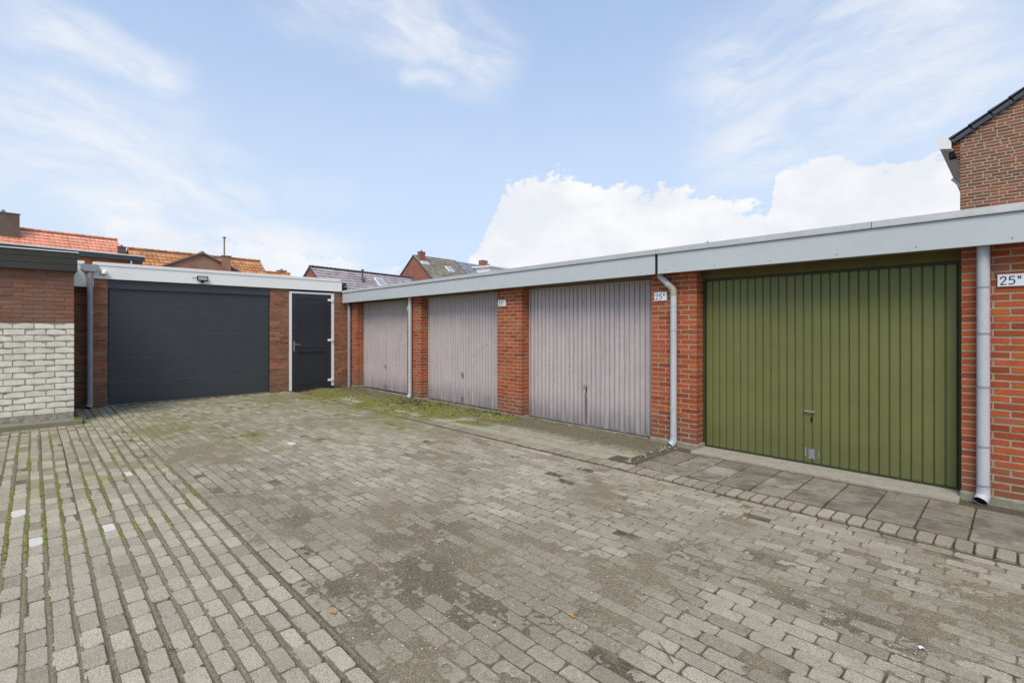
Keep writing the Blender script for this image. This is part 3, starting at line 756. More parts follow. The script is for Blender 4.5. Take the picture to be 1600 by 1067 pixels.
# doors
def garage_door(x0, x1, zb, zt, mname, frame, lab, nrib, board, zboard):
    yd = .19
    root = MB(); root.box((x0, yd + .035, zb), (x1, yd + .05, zt))
    root.box((x0, yd - .012, zb), (x0 + .028, yd + .03, zt + .03)); root.box((x1 - .03, yd - .012, zb), (x1, yd + .03, zt + .03))
    root.box((x0 + .028, yd - .012, zt), (x1 - .03, yd + .03, zt + .03)); root.box((x0 + .028, yd - .006, zb), (x1 - .03, yd + .03, zb + .022))
    d = root.build('garage_door', frame, row, label=lab)
    a, b_ = x0 + .032, x1 - .034; pitch = (b_ - a) / nrib
    # one pressed strip: a groove at its left edge and a shallow raised face
    prof = [(0, .016), (.0035, .017), (.010, .0), (pitch * .50, -.002), (pitch - .009, .0), (pitch - .004, .008), (pitch, .016)]
    if mname == 'purple': prof = [(0, .034), (.005, .035), (.009, .004), (.020, -.003), (pitch * .48, -.005), (pitch * .60, .003), (pitch - .012, .002), (pitch - .004, .018), (pitch, .034)]
    n = len(prof); vs = [(px, py, 0) for px, py in prof] + [(px, py, zt - zb - .026) for px, py in prof]
    me = None
    for i in range(nrib):
        if me is None or i % 7 == 0:
            mb = MB(); mb.add(vs, [(k, k + 1, n + k + 1, n + k) for k in range(n - 1)], (random.uniform(.3, .7), 0, 0)); o = mb.build('panel', mname, d, smooth=25); me = o.data
        else:
            o = bpy.data.objects.new('panel', me); C.objects.link(o); o.parent = d
        o.location = (a + i * pitch, yd - .008, zb + .024)
    # board over the door
    mb = MB(); mb.box((x0 - .002, yd - .06, zboard), (x1 + .002, yd - .02, 2.221)); mb.build('lintel_board', board, row)
    return d


D1 = garage_door(.525, 2.868, .022, 2.145, 'purple', 'purple', 'mauve garage door nearest the corner', 28, 'brownboard', 2.165)
D2 = garage_door(3.425, 5.838, .012, 2.150, 'purple', 'purple', 'mauve garage door in the middle of the three', 28, 'brownboard', 2.172)
D3 = garage_door(6.455, 8.908, .008, 2.155, 'purple', 'purple', 'mauve garage door beside the green one', 28, 'brownboard', 2.178)
D4 = garage_door(9.545, 11.998, .010, 2.10, 'green', 'green_dark', 'olive green garage door', 28, 'olive', 2.128)
M['purple_frame'] = M['purple']
mb = MB(); mb.bbox((9.548, -.185, -.03), (11.995, .24, .008), .005); mb.build('threshold', 'concrete', row)
# handles
def keyplate(x, z, door, mn, w=.05, long_=False):
    mb = MB(); mb.bbox((x - w / 2, .152, z - .014), (x + w / 2, .176, z + .012), .004); mb.tube([(x, .185, z), (x, .16, z)], .012, 10)
    h = mb.build('handle', mn, door)
    mb = MB(); mb.tube([(x, .186, z - .085), (x, .1755, z - .085)], .011, 10); mb.box((x - .005, .176, z - .12), (x + .005, .184, z - .085)); mb.build('keyhole', 'hole', door)
mb = MB(); mb.bbox((10.70, .152, .586), (10.808, .163, .604), .003); mb.tube([(10.715, .163, .595), (10.715, .185, .595)], .007, 8); mb.tube([(10.793, .163, .595), (10.793, .185, .595)], .007, 8); mb.build('handle', 'steel', D4)
mb = MB(); mb.tube([(10.765, .186, .515), (10.765, .1745, .515)], .012, 12); mb.box((10.760, .175, .475), (10.770, .184, .51)); mb.build('keyhole', 'hole', D4)
for d, x, z in ((D3, 7.68, .62), (D2, 4.62, .62), (D1, 1.64, .62)):
    mb = MB(); mb.bbox((x - .045, .150, z - .008), (x + .045, .162, z + .008), .003); mb.tube([(x, .162, z), (x, .185, z)], .008, 8); mb.tube([(x, .155, z), (x, .15, z + .035)], .006, 8); mb.build('handle', 'steel_dull', d)
    mb = MB(); mb.tube([(x, .186, z - .05), (x, .1765, z - .05)], .012, 10); mb.box((x - .006, .177, z - .11), (x + .006, .184, z - .05)); mb.build('keyhole', 'hole', d)
M['bare'] = mat('bare_primer', (.20, .21, .25), .7, (.34, .35, .38), 60, .7, (.13, .15, .08), 40, .4)
M['bare2'] = mat('bare_grey_metal', (.16, .15, .155), .6, (.12, .12, .12), 30, .6)
def patch(x0, x1, z0, z1, door, mn, seed, y=.1788):
    random.seed(seed); P = []; n = 22
    for i in range(n):
        a = 2 * math.pi * i / n; cx = (x0 + x1) / 2; cz = (z0 + z1) / 2; q = max(abs(math.cos(a)), abs(math.sin(a))); k = random.uniform(.86, 1.02)
        P.append((cx + math.cos(a) / q * k * (x1 - x0) / 2, y, cz + math.sin(a) / q * k * (z1 - z0) / 2))
    mb = MB(); mb.prism(P, (0, .002, 0)); mb.build('worn_patch', mn, door)
patch(10.735, 10.798, .07, .185, D4, 'bare', 5); patch(10.70, 10.716, .09, .20, D4, 'bare', 6); patch(10.83, 10.842, .09, .17, D4, 'bare', 8)
mb = MB(); mb.prism([(7.653, .1785, .06), (7.707, .1785, .06), (7.707, .1785, .42), (7.675, .1785, .49), (7.653, .1785, .52)], (0, .002, 0)); mb.build('worn_patch', 'bare2', D3)
patch(4.57, 4.64, .05, .16, D2, 'bare2', 11); patch(1.53, 1.60, .05, .15, D1, 'bare2', 12); patch(1.63, 1.70, .05, .14, D1, 'bare2', 13)
random.seed(21)
for d, x, z in ((D1, .86, 1.66), (D1, 1.0, 1.67), (D1, 1.07, 1.66), (D3, 7.62, 1.90), (D2, 5.35, 1.2), (D2, 4.95, .98)):
    mb = MB(); mb.tube([(x, .183, z), (x, .175, z)], .008, 8); mb.build('bolt', 'hole' if x != 1.0 else 'plate', d)

# number plates
GL = {'2': [[(.02, .72), (.06, .88), (.18, .97), (.34, .97), (.47, .86), (.48, .70), (.40, .54), (.02, .02), (.52, .02)]],
      '5': [[(.50, .97), (.10, .97), (.07, .58), (.22, .62), (.38, .58), (.50, .46), (.52, .30), (.45, .13), (.30, .03), (.14, .02), (0, .06)]],
      'N': [[(0, 0), (0, 1), (.6, 0), (.6, 1)]], 'W': [[(0, 1), (.16, 0), (.34, .8), (.52, 0), (.68, 1)]], 'L': [[(0, 1), (0, 0), (.45, 0)]]}


def glyph(mb, ch, x, z, hgt, th, y):
    for st in GL[ch]:
        pts = [(x + a * hgt, z + b * hgt) for a, b in st]
        for (a, b_), (c_, d_) in zip(pts[:-1], pts[1:]):
            dx, dz = c_ - a, d_ - b_; l = math.hypot(dx, dz); nx_, nz_ = -dz / l * th / 2, dx / l * th / 2; ex, ez = dx / l * th * .3, dz / l * th * .3
            mb.prism([(a + nx_ - ex, y, b_ + nz_ - ez), (c_ + nx_ + ex, y, d_ + nz_ + ez), (c_ - nx_ + ex, y, d_ - nz_ + ez), (a - nx_ - ex, y, b_ - nz_ - ez)], (0, random.uniform(.0009, .0014), 0))


def plate(x0, x1, z0, z1, txt, lab):
    mb = MB(); mb.bbox((x0, -.017, z0), (x1, -.004, z1), .0015); p = mb.build('number_plate', 'plate', row, label=lab)
    h_ = (z1 - z0) * .66; t_ = MB(); zc = z0 + (z1 - z0) * .15; w = (x1 - x0)
    xs = x0 + w * .10
    glyph(t_, '2', xs, zc, h_, .0085, -.0182); glyph(t_, '5', xs + h_ * .74, zc, h_, .0085, -.0182)
    if txt: glyph(t_, txt, xs + h_ * 1.56, z0 + (z1 - z0) * .60, h_ * .33, .006, -.0182)
    t_.build('lettering', 'ink', p)


plate(12.232, 12.412, 1.862, 1.966, 'N', 'white plate reading 25 N')
plate(8.962, 9.143, 1.872, 1.982, 'W', 'white plate reading 25 with a small W')
plate(5.875, 6.075, 1.898, 2.008, 'L', 'white plate reading 25 with a small L')
plate(2.90, 3.08, 1.90, 2.01, None, 'white plate half hidden behind the downpipe')

# downpipes on the row
def downpipe(x, r, pts, rings, mname, lab, ringm='pvc_joint', y=-.062):
    mb = MB(); mb.tube(pts, r, 20); p = mb.build('downpipe', mname, row, smooth=40, label=lab)
    for z, h_ in rings:
        mb = MB(); mb.tube([(x, y, z - h_), (x, y, z + h_)], r + .003, 20); mb.box((x - .012, y + r, z - .008), (x + .012, .0, z + .008)); mb.build('bracket', ringm, p, smooth=40)
    return p


def shoe(x, r, z, p, mname, y=-.062, out=(0, -1), inn='hole'):
    # short bend at the foot with an open mouth
    mb = MB(); pts = [(x, y, z + .10), (x, y, z + .055), (x + out[0] * .008, y + out[1] * .010, z + .03), (x + out[0] * .05, y + out[1] * .05, z - .002)]
    mb.tube(pts, [r + .004, r + .004, r + .006, r + .006], 20, cap=False); mb.build('shoe', mname, p, smooth=40)
    mb = MB(); q = Vector(pts[-1]); w = Vector(pts[-2]); d_ = (q - w).normalized(); c = q - d_ * .008
    mb.tube([c - d_ * .002, c], r + .003, 20); mb.build('opening', inn, p)


p4 = downpipe(12.146, .043, [(12.146, -.062, .12), (12.146, -.062, 2.222)], [(1.86, .006), (1.46, .008), (1.0, .008), (.486, .008), (.15, .008)], 'pvc', 'grey white downpipe right of the green door with dark rings')
mb = MB(); mb.tube([(12.146, -.062, .055), (12.146, -.062, .122)], .045, 20); mb.build('pipe_collar', 'pvc_beige', p4, smooth=40)
shoe(12.146, .043, .02, p4, 'pvc', out=(-.35, -.94))
p3 = downpipe(9.262, .040, [(9.262, -.062, .10), (9.262, -.062, 1.985), (9.255, -.062, 2.012), (9.10, -.062, 2.165), (9.075, -.062, 2.19), (9.07, -.062, 2.222)], [(1.80, .012), (1.49, .012), (.49, .012), (.16, .012)], 'pvc', 'white downpipe bent to the left at its top', ringm='pvc')
mb = MB(); mb.tube([(9.262, -.062, 1.93), (9.262, -.062, 1.987), (9.254, -.062, 2.014), (9.21, -.062, 2.058)], .0435, 20); mb.build('pipe_collar', 'pvc_beige', p3, smooth=40)
mb = MB(); mb.tube([(9.262, -.062, .055), (9.262, -.062, .10)], .042, 20); mb.build('pipe_collar', 'pvc_beige', p3, smooth=40)
shoe(9.262, .040, .015, p3, 'pvc', out=(-.5, -.8))
p1 = downpipe(3.09, .040, [(3.09, -.062, .09), (3.09, -.062, 2.19)], [(2.02, .01), (1.55, .01), (.48, .012)], 'pvc', 'white downpipe between the first two mauve doors', ringm='pvc')
shoe(3.09, .040, .01, p1, 'pvc', out=(-.3, -.9))
p0 = downpipe(.21, .038, [(.21, -.066, 0.0), (.21, -.066, 2.10), (.19, -.066, 2.13), (.13, -.08, 2.19)], [(1.3, .01)], 'zinc', 'dark grey downpipe in the corner', ringm='zinc', y=-.066)

# ------------------------------------------------------------------ left garage (front at X=0)
lg = thing('garage', 'flat roofed garage with anthracite sectional door and white fascia', 'garage')


def wallX(x, y0, y1, z0, z1, parent, bl=.215, ch=.0625, bm='brick2', mm='mortar2', name='brick_pier'):
    core = MB(); core.box((x - .2, y0 + .001, z0 - .03), (x - .003, y1 - .001, z1)); p = core.build(name, mm, parent)
    mb = MB(); z = z0; r_ = 0
    while z < z1 - .02:
        y = y0 - (bl / 2 if r_ % 2 else 0)
        while y < y1:
            a, b_ = max(y, y0), min(y + bl - .01, y1)
            if b_ - a > .02: mb.rect((x, 0, 0), Y_, Z_, X_, a, b_, z, min(z + ch - .0135, z1), .04, random.uniform(-.002, .002), .003, .0015, rt(.5, .5, .25, .08))
            y += bl
        z += ch; r_ += 1
    mb.build('brickwork', bm, p, kind='stuff'); return p


wallX(0, -1.932, -1.50, 0, 2.47, lg); wallX(0, -.378, -.001, 0, 2.47, lg); wallX(0, -5.15, -4.92, 0, 2.47, lg)
wallX(-.22, -6.6, -5.152, 0, 2.60, lg, name='recessed_wall')
mb = MB(); mb.box((-.05, -4.918, 2.292), (-.012, -1.934, 2.462)); mb.build('door_header', 'lintel', lg)
dbase = MB(); dbase.box((-.12, -4.918, .0), (-.0585, -1.934, 2.29)); sd = dbase.build('sectional_door', 'gap_highlight', lg, label='anthracite sectional garage door')
zs = [.012, .466, .937, 1.415, 1.885, 2.288]
for a, b_ in zip(zs[:-1], zs[1:]):
    mb = MB(); mb.bbox((-.0585, -4.905, a + .005), (-.048, -1.947, b_ - .005), .004); mb.build('panel', 'anthracite', sd)
for ya, yb in ((-4.918, -4.906), (-1.946, -1.934)):
    mb = MB(); mb.box((-.0562, ya, 0), (-.045, yb, 2.29)); mb.build('side_seal', 'dark_gap', sd)
mb = MB(); mb.box((-.0562, -4.905, 0), (-.049, -1.947, .013)); mb.build('floor_seal', 'steel_dull', sd)
mb = MB(); mb.box((-.05, -4.2, 1.995), (-.0515, -4.17, 2.03)) ; 
# side door
fr = MB(); fr.box((-.06, -1.499, 0), (.012, -1.440, 2.418)); fr.box((-.06, -.455, .05), (.012, -.380, 2.418)); fr.box((-.06, -1.440, 2.372), (.012, -.455, 2.418))
fo = fr.build('door_frame', 'white_frame', lg)
lf = MB(); lf.bbox((-.03, -1.438, -.005), (.016, -.457, 2.370), .003); leaf = lf.build('door', 'anth_smooth', lg, label='narrow anthracite side door in a white frame')
for (ya, yb, za, zb) in ((-1.30, -.60, 1.02, 2.26), (-1.30, -.60, .13, .90)):
    mb = MB(); t = .018
    for a, b_ in (((.0165, ya, za), (.024, ya + t, zb)), ((.0165, yb - t, za), (.024, yb, zb)), ((.0165, ya + t, za), (.024, yb - t, za + t)), ((.0165, ya + t, zb - t), (.024, yb - t, zb))): mb.box(a, b_)
    mb.build('moulding', 'anth_smooth', leaf)
mb = MB(); mb.bbox((.0165, -1.30, .925), (.03, -.60, .998), .006); mb.build('moulding', 'anth_smooth', leaf)
mb = MB(); mb.bbox((.0165, -1.405, .96), (.024, -1.372, 1.20), .004); mb.tube([(.02, -1.388, 1.12), (.065, -1.388, 1.12)], .009, 10); mb.tube([(.062, -1.392, 1.12), (.062, -1.25, 1.118)], .009, 10); mb.build('handle', 'steel', leaf)
for z in (2.235, 1.215, .20):
    mb = MB(); mb.bbox((.0165, -.55, z - .03), (.034, -.40, z + .03), .004); mb.tube([(.028, -.44, z - .06), (.028, -.44, z + .04)], .012, 10); mb.build('hinge', 'white_frame', leaf)
mb = MB(); mb.box((-.2, -1.93, 2.43), (-.02, -.01, 2.60)); mb.build('lintel', 'dark_gap', lg)
mb = MB(); mb.box((-.16, -1.44, -.01), (-.05, -.455, .02)); mb.build('sill', 'dark_gap', lg)
# white fascia with capping, notched lower part on the left
mb = MB(); mb.box((-.03, -5.13, 2.468), (.05, -.188, 2.715)); mb.build('fascia_board', 'white', lg)
mb = MB(); mb.box((-.03, -6.4, 2.30), (.05, -5.132, 2.715)); mb.build('fascia_board', 'white', lg)
mb = MB(); mb.bbox((-.10, -5.14, 2.717), (.062, -.22, 2.782), .004); mb.build('roof_trim', 'white_frame', lg)
mb = MB(); mb.bbox((-.10, -6.4, 2.717), (.062, -5.265, 2.782), .004); mb.build('roof_trim', 'white_frame', lg)
mb = MB(); mb.box((-6, -6.5, 2.62), (-.03, -.02, 2.70)); mb.build('flat_roof', 'roofing', lg)
mb = MB(); mb.box((-6, -6.5, 0), (-5.8, 6, 2.7)); mb.box((-5.8, 5.8, 0), (-.03, 6, 2.68)); mb.build('rear_wall', 'brick2', lg)
mb = MB(); mb.bbox((-1.4, -4.95, 2.84), (-1.3, -3.4, 2.88), .004); mb.build('roof_edge_profile', 'steel_dull', lg)
# rainwater hopper, pipe
mb = MB(); y0, y1 = -5.325, -5.065
prof = [(y0, 2.715), (y1, 2.715), (y1, 2.62), (y1 - .06, 2.585), (y0 + .06, 2.585), (y0, 2.62)]
mb.prism([(.052, y, z) for y, z in prof], (.115, 0, 0)); hp = mb.build('rainwater_hopper', 'zinc', lg)
mb = MB(); mb.box((.065, y0 + .015, 2.716), (.155, y1 - .015, 2.719)); mb.build('opening', 'hole', hp)
mb = MB(); mb.tube([(.105, -5.19, .09), (.105, -5.19, 2.40), (.105, -5.19, 2.585)], [.046, .046, .046], 20); pl = mb.build('downpipe', 'zinc', lg, smooth=40, label='grey downpipe under the rainwater hopper')
for z, h_ in ((2.50, .05), (2.15, .008), (.60, .008), (.12, .03)):
    mb = MB(); mb.tube([(.105, -5.19, z - h_), (.105, -5.19, z + h_)], .0505, 20); mb.build('pipe_collar', 'zinc', pl, smooth=40)
mb = MB(); mb.tube([(.105, -5.19, .095), (.11, -5.195, .055), (.15, -5.22, .012)], [.05, .05, .052], 20, cap=False); mb.build('shoe', 'zinc', pl, smooth=40)
mb = MB(); mb.tube([(.143, -5.216, .018), (.147, -5.219, .015)], .050, 20); mb.build('opening', 'hole', pl)

cmr = thing('security_camera', 'small white dome security camera on the white fascia beside the hopper', 'camera')
mb = MB(); mb.tube([(.05, -4.985, 2.60), (.075, -4.985, 2.60)], .052, 20); mb.build('base', 'white_frame', cmr, smooth=40)
mb = MB(); mb.tube([(.075, -4.985, 2.595), (.11, -4.985, 2.58), (.145, -4.985, 2.555), (.16, -4.985, 2.54)], [.052, .05, .036, .012], 16); mb.build('housing', 'white_frame', cmr, smooth=60)
for dy in (-.018, .018):
    mb = MB(); mb.tube([(.125, -4.985 + dy, 2.545), (.162, -4.985 + dy, 2.535)], .011, 12); mb.build('lens', 'hole', cmr)
fl = thing('floodlight', 'black LED floodlight mounted on the white fascia above the sectional door', 'floodlight')
mb = MB(); mb.bbox((.075, -3.44, 2.530), (.11, -3.235, 2.635), .006); hs = mb.build('housing', 'dark_gap', fl)
mb = MB(); mb.box((.1102, -3.42, 2.55), (.1125, -3.255, 2.618)); mb.build('glass', 'glass', fl)
mb = MB(); mb.box((.05, -3.36, 2.49), (.09, -3.315, 2.53)); mb.box((.05, -3.345, 2.52), (.075, -3.33, 2.60)); mb.build('bracket', 'dark_gap', fl)
mb = MB(); mb.box((.05, -3.52, 2.585), (.055, -3.45, 2.60)); mb.build('cable', 'steel_dull', fl)

# ------------------------------------------------------------------ shed on the left (front at X=1.74)
sh = thing('brick_shed', 'brick shed with white painted lower bricks and dark boarded roof edge', 'shed')
core = MB(); core.box((-.9, -9.2, .0), (1.734, -5.494, 2.46)); sw = core.build('wall', 'mortar3', sh)
M['mortarW'] = mat('grey_smeared_mortar', (.36, .335, .27), .95, (.17, .15, .115), 18, .9, (.46, .43, .36), 40, .5, 1, 70)
mb = MB(); mb.box((1.70, -9.2, 0), (1.7375, -5.492, 1.594)); mb.build('mortar', 'mortarW', sw)
random.seed(4)
z = .168; r_ = 0
while z < 1.585:
    zt = min(z + .0845, 1.588); y = -5.489; first = True
    L0 = .235
    off = (.10 if r_ % 2 else .235)
    b_ = y
    while b_ > -8.0:
        w = (off if first else L0) - .011; a = b_ - w; first = False
        n = 7; P = [(a, z), (b_, z)]
        rough = random.random() < .7; amp = .030 if rough else .003
        dip = random.uniform(.2, .8)
        for i in range(n + 1):
            t_ = 1 - i / n; u = a + (b_ - a) * t_
            dz = amp * (abs(t_ - dip) ** 1.2 * 1.4) * random.uniform(.7, 1.1) + random.uniform(0, .002)
            P.append((u, zt - min(dz, .030)))
        red = (r_ == 5 and abs((a + b_) / 2 + 5.80) < .07)
        mb = MB(); mb.tile((1.74, 0, 0), Y_, Z_, X_, P, .03, random.uniform(-.002, .004), .004, (random.uniform(.2, .9), 0, 0)); mb.build('painted_brick', 'white_brick', sw)
        b_ = a - .011
    z += .0955; r_ += 1
# crumbling lowest course
b_ = -5.50
while b_ > -8.0:
    w = random.uniform(.16, .26); a = b_ - w
    P = [(a, .075), (b_, .075)] + [(b_ - w * i / 6, .155 - random.uniform(.0, .03)) for i in range(7)]
    mb = MB(); mb.tile((1.74, 0, 0), Y_, Z_, X_, P, .03, -.003, .004, (random.uniform(0, .4), 0, random.choice((0, .1)))); mb.build('painted_brick', 'white_brick', sw)
    b_ = a - .015
mb = MB(); mb.box((1.73, -5.79, .745), (1.7425, -5.745, .815), (.5, .3, 0)); 
z = 1.606; r_ = 0
while z < 2.43:
    b_ = -5.489; first = True
    while b_ > -8.0:
        w = ((.115 if r_ % 2 else .235) if first else .235) - .010; a = b_ - w; first = False
        mb = MB(); mb.rect((1.74, 0, 0), Y_, Z_, X_, a, b_, z, z + .052, .03, random.uniform(-.003, .003), .004, .002, rt(.5, .5, .10, .2)); mb.build('brick', 'brick3', sw)
        b_ = a - .010
    z += .0653; r_ += 1
for i, (a, b_) in enumerate(((2.415, 2.512), (2.516, 2.613), (2.617, 2.712))):
    mb = MB(); mb.bbox((1.77, -9.2, a), (1.84 - .004 * i * 0, -5.452, b_), .004); mb.build('roof_edge_board', 'darkwood', sh)
mb = MB(); mb.box((1.76, -9.2, 2.42), (1.834, -5.46, 2.70)); mb.box((-1.0, -5.52, 2.42), (1.76, -5.46, 2.70)); mb.build('batten', 'darkwood', sh)
mb = MB(); mb.box((-1.0, -9.2, 2.714), (1.852, -5.440, 2.728)); mb.build('roof_trim', 'white_frame', sh)
mb = MB(); mb.bbox((1.70, -9.2, -.05), (2.02, -5.40, .07), .006); k_ = mb.build('kerb', 'kerb'); k_['kind'] = 'structure'
mb = MB(); mb.box((1.7402, -9.2, .0705), (1.748, -5.5, .078)); 

# ------------------------------------------------------------------ tall neighbouring house behind the row (gable at Y=7.3)
gh = thing('gable_house', 'tall brick house gable with anthracite verge tiles behind the garage row', 'house')
GX = 11.50; GY = 7.3; sl = .641
rl = lambda x: 5.327 + (x - 11.347) * sl      # top of the verge
XR = 15.6
core = MB(); P = [(GX + .006, GY + .006, 0), (XR, GY + .006, 0), (XR, GY + .006, rl(XR) - .04), (GX + .006, GY + .006, rl(GX) - .04)]
core.prism([(a_, b_ - .0035, c_) for a_, b_, c_ in P], (0, .3, 0)); gw = core.build('gable_wall', 'mortarG', gh)
gb = []; z = 0.0; r_ = 0; random.seed(9)
zc = 3.5
while zc < rl(XR):
    x = GX if zc < 4.80 else GX - min(.14, (zc - 4.80) * .33 // .02 * .02 + .02)
    first = True
    while x < XR:
        w = random.choice((.21, .21, .21, .10)) if not first else (.21, .10, .155)[r_ % 3]
        b_ = min(x + w, XR)
        if zc + .05 < rl(x) - .035: gb.append((x, b_, zc))
        x = b_ + .0145; first = False
    zc += .0625; r_ += 1
vis_n = 0; restG = MB()
gb.sort(key=lambda q: (0 if (q[0] < 12.42 and q[2] > 3.78) else 1, q[0]))
for i, (a, b_, z) in enumerate(gb):
    tt = (random.uniform(0, 1), random.choice((0, 0, .3, .7, 1)), random.choice((0, 0, 0, .6)))
    t_ = MB() if i < 300 else restG
    t_.rect((0, GY, 0), X_, Z_, NY, a, b_, z, z + .0470, .06, random.uniform(-.001, .001), .003, .001, tt)
    if i < 300: t_.build('brick', 'brickG', gw)
restG.build('brickwork', 'brickG', gw, kind='stuff')
# verge tiles, stepped
u = Vector((1, 0, sl)).normalized(); nv = Vector((-sl, 0, 1)).normalized(); p0_ = Vector((11.335, GY - .07, rl(11.335)))
k = 0
while k * .335 < 5.2:
    a = p0_ + u * (k * .335) ; mb = MB()
    q = [a - nv * .13, a + u * .355 - nv * .145, a + u * .355 - nv * .012, a + nv * .006]
    mb.prism([tuple(w) for w in q], (0, .10, 0)); mb.build('verge_tile', 'verge', gh); k += 1
mb = MB(); a = p0_ - nv * .03; mb.prism([tuple(a), tuple(a + u * 5.2), tuple(a + u * 5.2 - nv * .03), tuple(a - nv * .03)], (0, 9, 0)); mb.build('roof', 'verge', gh)
mb = MB(); mb.box((GX + .02, GY + .3, 0), (GX + .25, GY + 9, 5.2)); mb.build('side_wall', 'fb_red', gh)
# box gutter and eaves running back from the gable
prof = [(11.146, 5.34), (11.375, 5.355), (11.375, 5.10), (11.20, 5.14)]
mb = MB(); mb.prism([(x, GY - .06, z) for x, z in prof], (0, 9, 0)); mb.build('box_gutter', 'white_frame', gh)
mb = MB(); mb.prism([(11.205, GY + .02, 5.158), (11.50, GY + .02, 5.10), (11.50, GY + .02, 5.06), (11.205, GY + .02, 5.12)], (0, 8.9, 0)); mb.build('soffit', 'white_frame', gh)
mb = MB(); mb.tube([(11.19, GY + 2.6, 5.10), (11.42, GY + 2.6, 4.80), (11.45, GY + 2.6, 3.0)], .04, 12); mb.build('downpipe', 'white_frame', gh, smooth=40)
mb = MB(); mb.bbox((11.33, GY + .02, 4.93), (11.46, GY + .15, 5.06), .01); mb.build('dark_block', 'hole', gh)  # small black block at the wall corner under the eave

# ------------------------------------------------------------------ houses behind
def tiled(mb, o, U, V, N, L, Sn, tw, th, amp=.03, lift=.035):
    o, U, V, N = map(lambda a: np.array(a, float), (o, U, V, N)); nc = int(L / tw); nr = int(Sn / th)
    q = 4
    for r_ in range(nr):
        off = 0
        for c in range(nc):
            ti = (random.uniform(0, 1), 0, 0); vs = []
            for (tv, hh) in ((0, -.01), (0, lift), (1.06, 0)):
                for s_ in range(q + 1):
                    f = s_ / q; h_ = amp * (math.sin(2 * math.pi * f - .6) * .5 + .5)
                    vs.append(tuple(o + U * ((c + f) * tw) + V * ((r_ + tv) * th) + N * (h_ + hh)))
            n = q + 1
            fs = [(i, i + 1, n + i + 1, n + i) for i in range(q)] + [(n + i, n + i + 1, 2 * n + i + 1, 2 * n + i) for i in range(q)]
            mb.add(vs, fs, ti)


def house(label, A, B, zr, run, pitch, wall, roofm, tw=.25, th=.34, ridge=None, amp=.03, ext0=0, ext1=0, name='house', vergem='verge', lift=.05):
    A = Vector((A[0], A[1], 0)); B = Vector((B[0], B[1], 0)); d = (B - A).normalized(); A = A - d * ext0; B = B + d * ext1
    side = Vector((d.y, -d.x, 0)); tp = math.tan(R(pitch)); ez = zr - run * tp
    h = thing(name, label, 'house')
    L = (B - A).length
    a0 = A + d * .12; b0 = B - d * .12
    def P(base, s_, z): v = base + side * s_; return (v.x, v.y, z)
    rw = run - .25
    poly = [P(a0, rw, 0), P(a0, rw, zr - rw * tp - .06), P(a0, 0, zr - .06), P(a0, -rw, zr - rw * tp - .06), P(a0, -rw, 0)]
    mb = MB(); mb.prism(poly, tuple(b0 - a0))
    mb.uv = lambda v: ((Vector(v) - a0).dot(side) + (Vector(v) - a0).dot(d), v[2])
    mb.build('wall', wall, h)
    cs, sn = math.cos(R(pitch)), math.sin(R(pitch))
    for sg in (1, -1):
        e = A + side * (sg * run); V = (-side * sg) * cs + Vector((0, 0, sn)); Nn = (side * sg) * sn + Vector((0, 0, cs))
        o = Vector((e.x, e.y, ez)); Sl = run / cs
        mb = MB()
        if sg == 1: tiled(mb, o, d, V, Nn, L, Sl, tw, th, amp, lift)
        else: mb.prism([tuple(o), tuple(o + d * L), tuple(o + d * L + V * Sl), tuple(o + V * Sl)], tuple(Nn * -.04))
        mb.build('roof', roofm, h, kind='stuff' if sg == 1 else None, smooth=35)
    # ridge tiles
    mb = MB(); n = int(L / .4)
    for i in range(n):
        p = A + d * (i * L / n); q = A + d * ((i + 1) * L / n + .02)
        mb.tube([(p.x, p.y, zr + .0), (q.x, q.y, zr + .02)], [.085, .10], 8, tint=(random.uniform(0, 1), 0, 0))
    mb.build('ridge', ridge or roofm, h, smooth=40)
    for base in (A, B - d * .05):
        for sg in (1, -1):
            mb = MB(); t0 = base + side * (sg * run)
            mb.prism([(t0.x, t0.y, ez + .04), (base.x, base.y, zr + .04), (base.x, base.y, zr - .05), (t0.x, t0.y, ez - .05)], tuple(d * .05)); mb.build('verge_board', vergem, h)
    return h, A, d, side, tp


def chimney(h, p, w, dd, z0, z1, m_, d, side, pots=1, capm='lead', pot=.25, lab=None):
    mb = MB(); v = Vector((p[0], p[1], 0)); pl = [v + side * (a * dd / 2) + d * (b_ * w / 2) for a, b_ in ((-1, -1), (1, -1), (1, 1), (-1, 1))]
    mb.prism([(q.x, q.y, z0) for q in pl], (0, 0, z1 - z0)); mb.uv = lambda q: ((Vector(q) - v).dot(side) + (Vector(q) - v).dot(d), q[2])
    c = mb.build('chimney', m_, h)
    mb = MB(); pl = [v + side * (a * (dd / 2 + .04)) + d * (b_ * (w / 2 + .04)) for a, b_ in ((-1, -1), (1, -1), (1, 1), (-1, 1))]
    mb.prism([(q.x, q.y, z1) for q in pl], (0, 0, .06)); mb.build('chimney_cap', capm, c)
    for i in range(pots):
        o = v + d * ((i - (pots - 1) / 2) * .3); mb = MB(); mb.tube([(o.x, o.y, z1), (o.x, o.y, z1 + pot)], .09, 10); mb.build('chimney_pot', capm, c)
    return c


def at(px, py, z=None, depth=None):    # ground position under a sighted point, given its height or distance
    Zd = depth if depth else 775 * (z - 1.5) / (514 - py)
    p = Vector((12.394, -5.977, 0)) + FW * Zd + RT * ((px - 800) * Zd / 775); return (p.x, p.y)


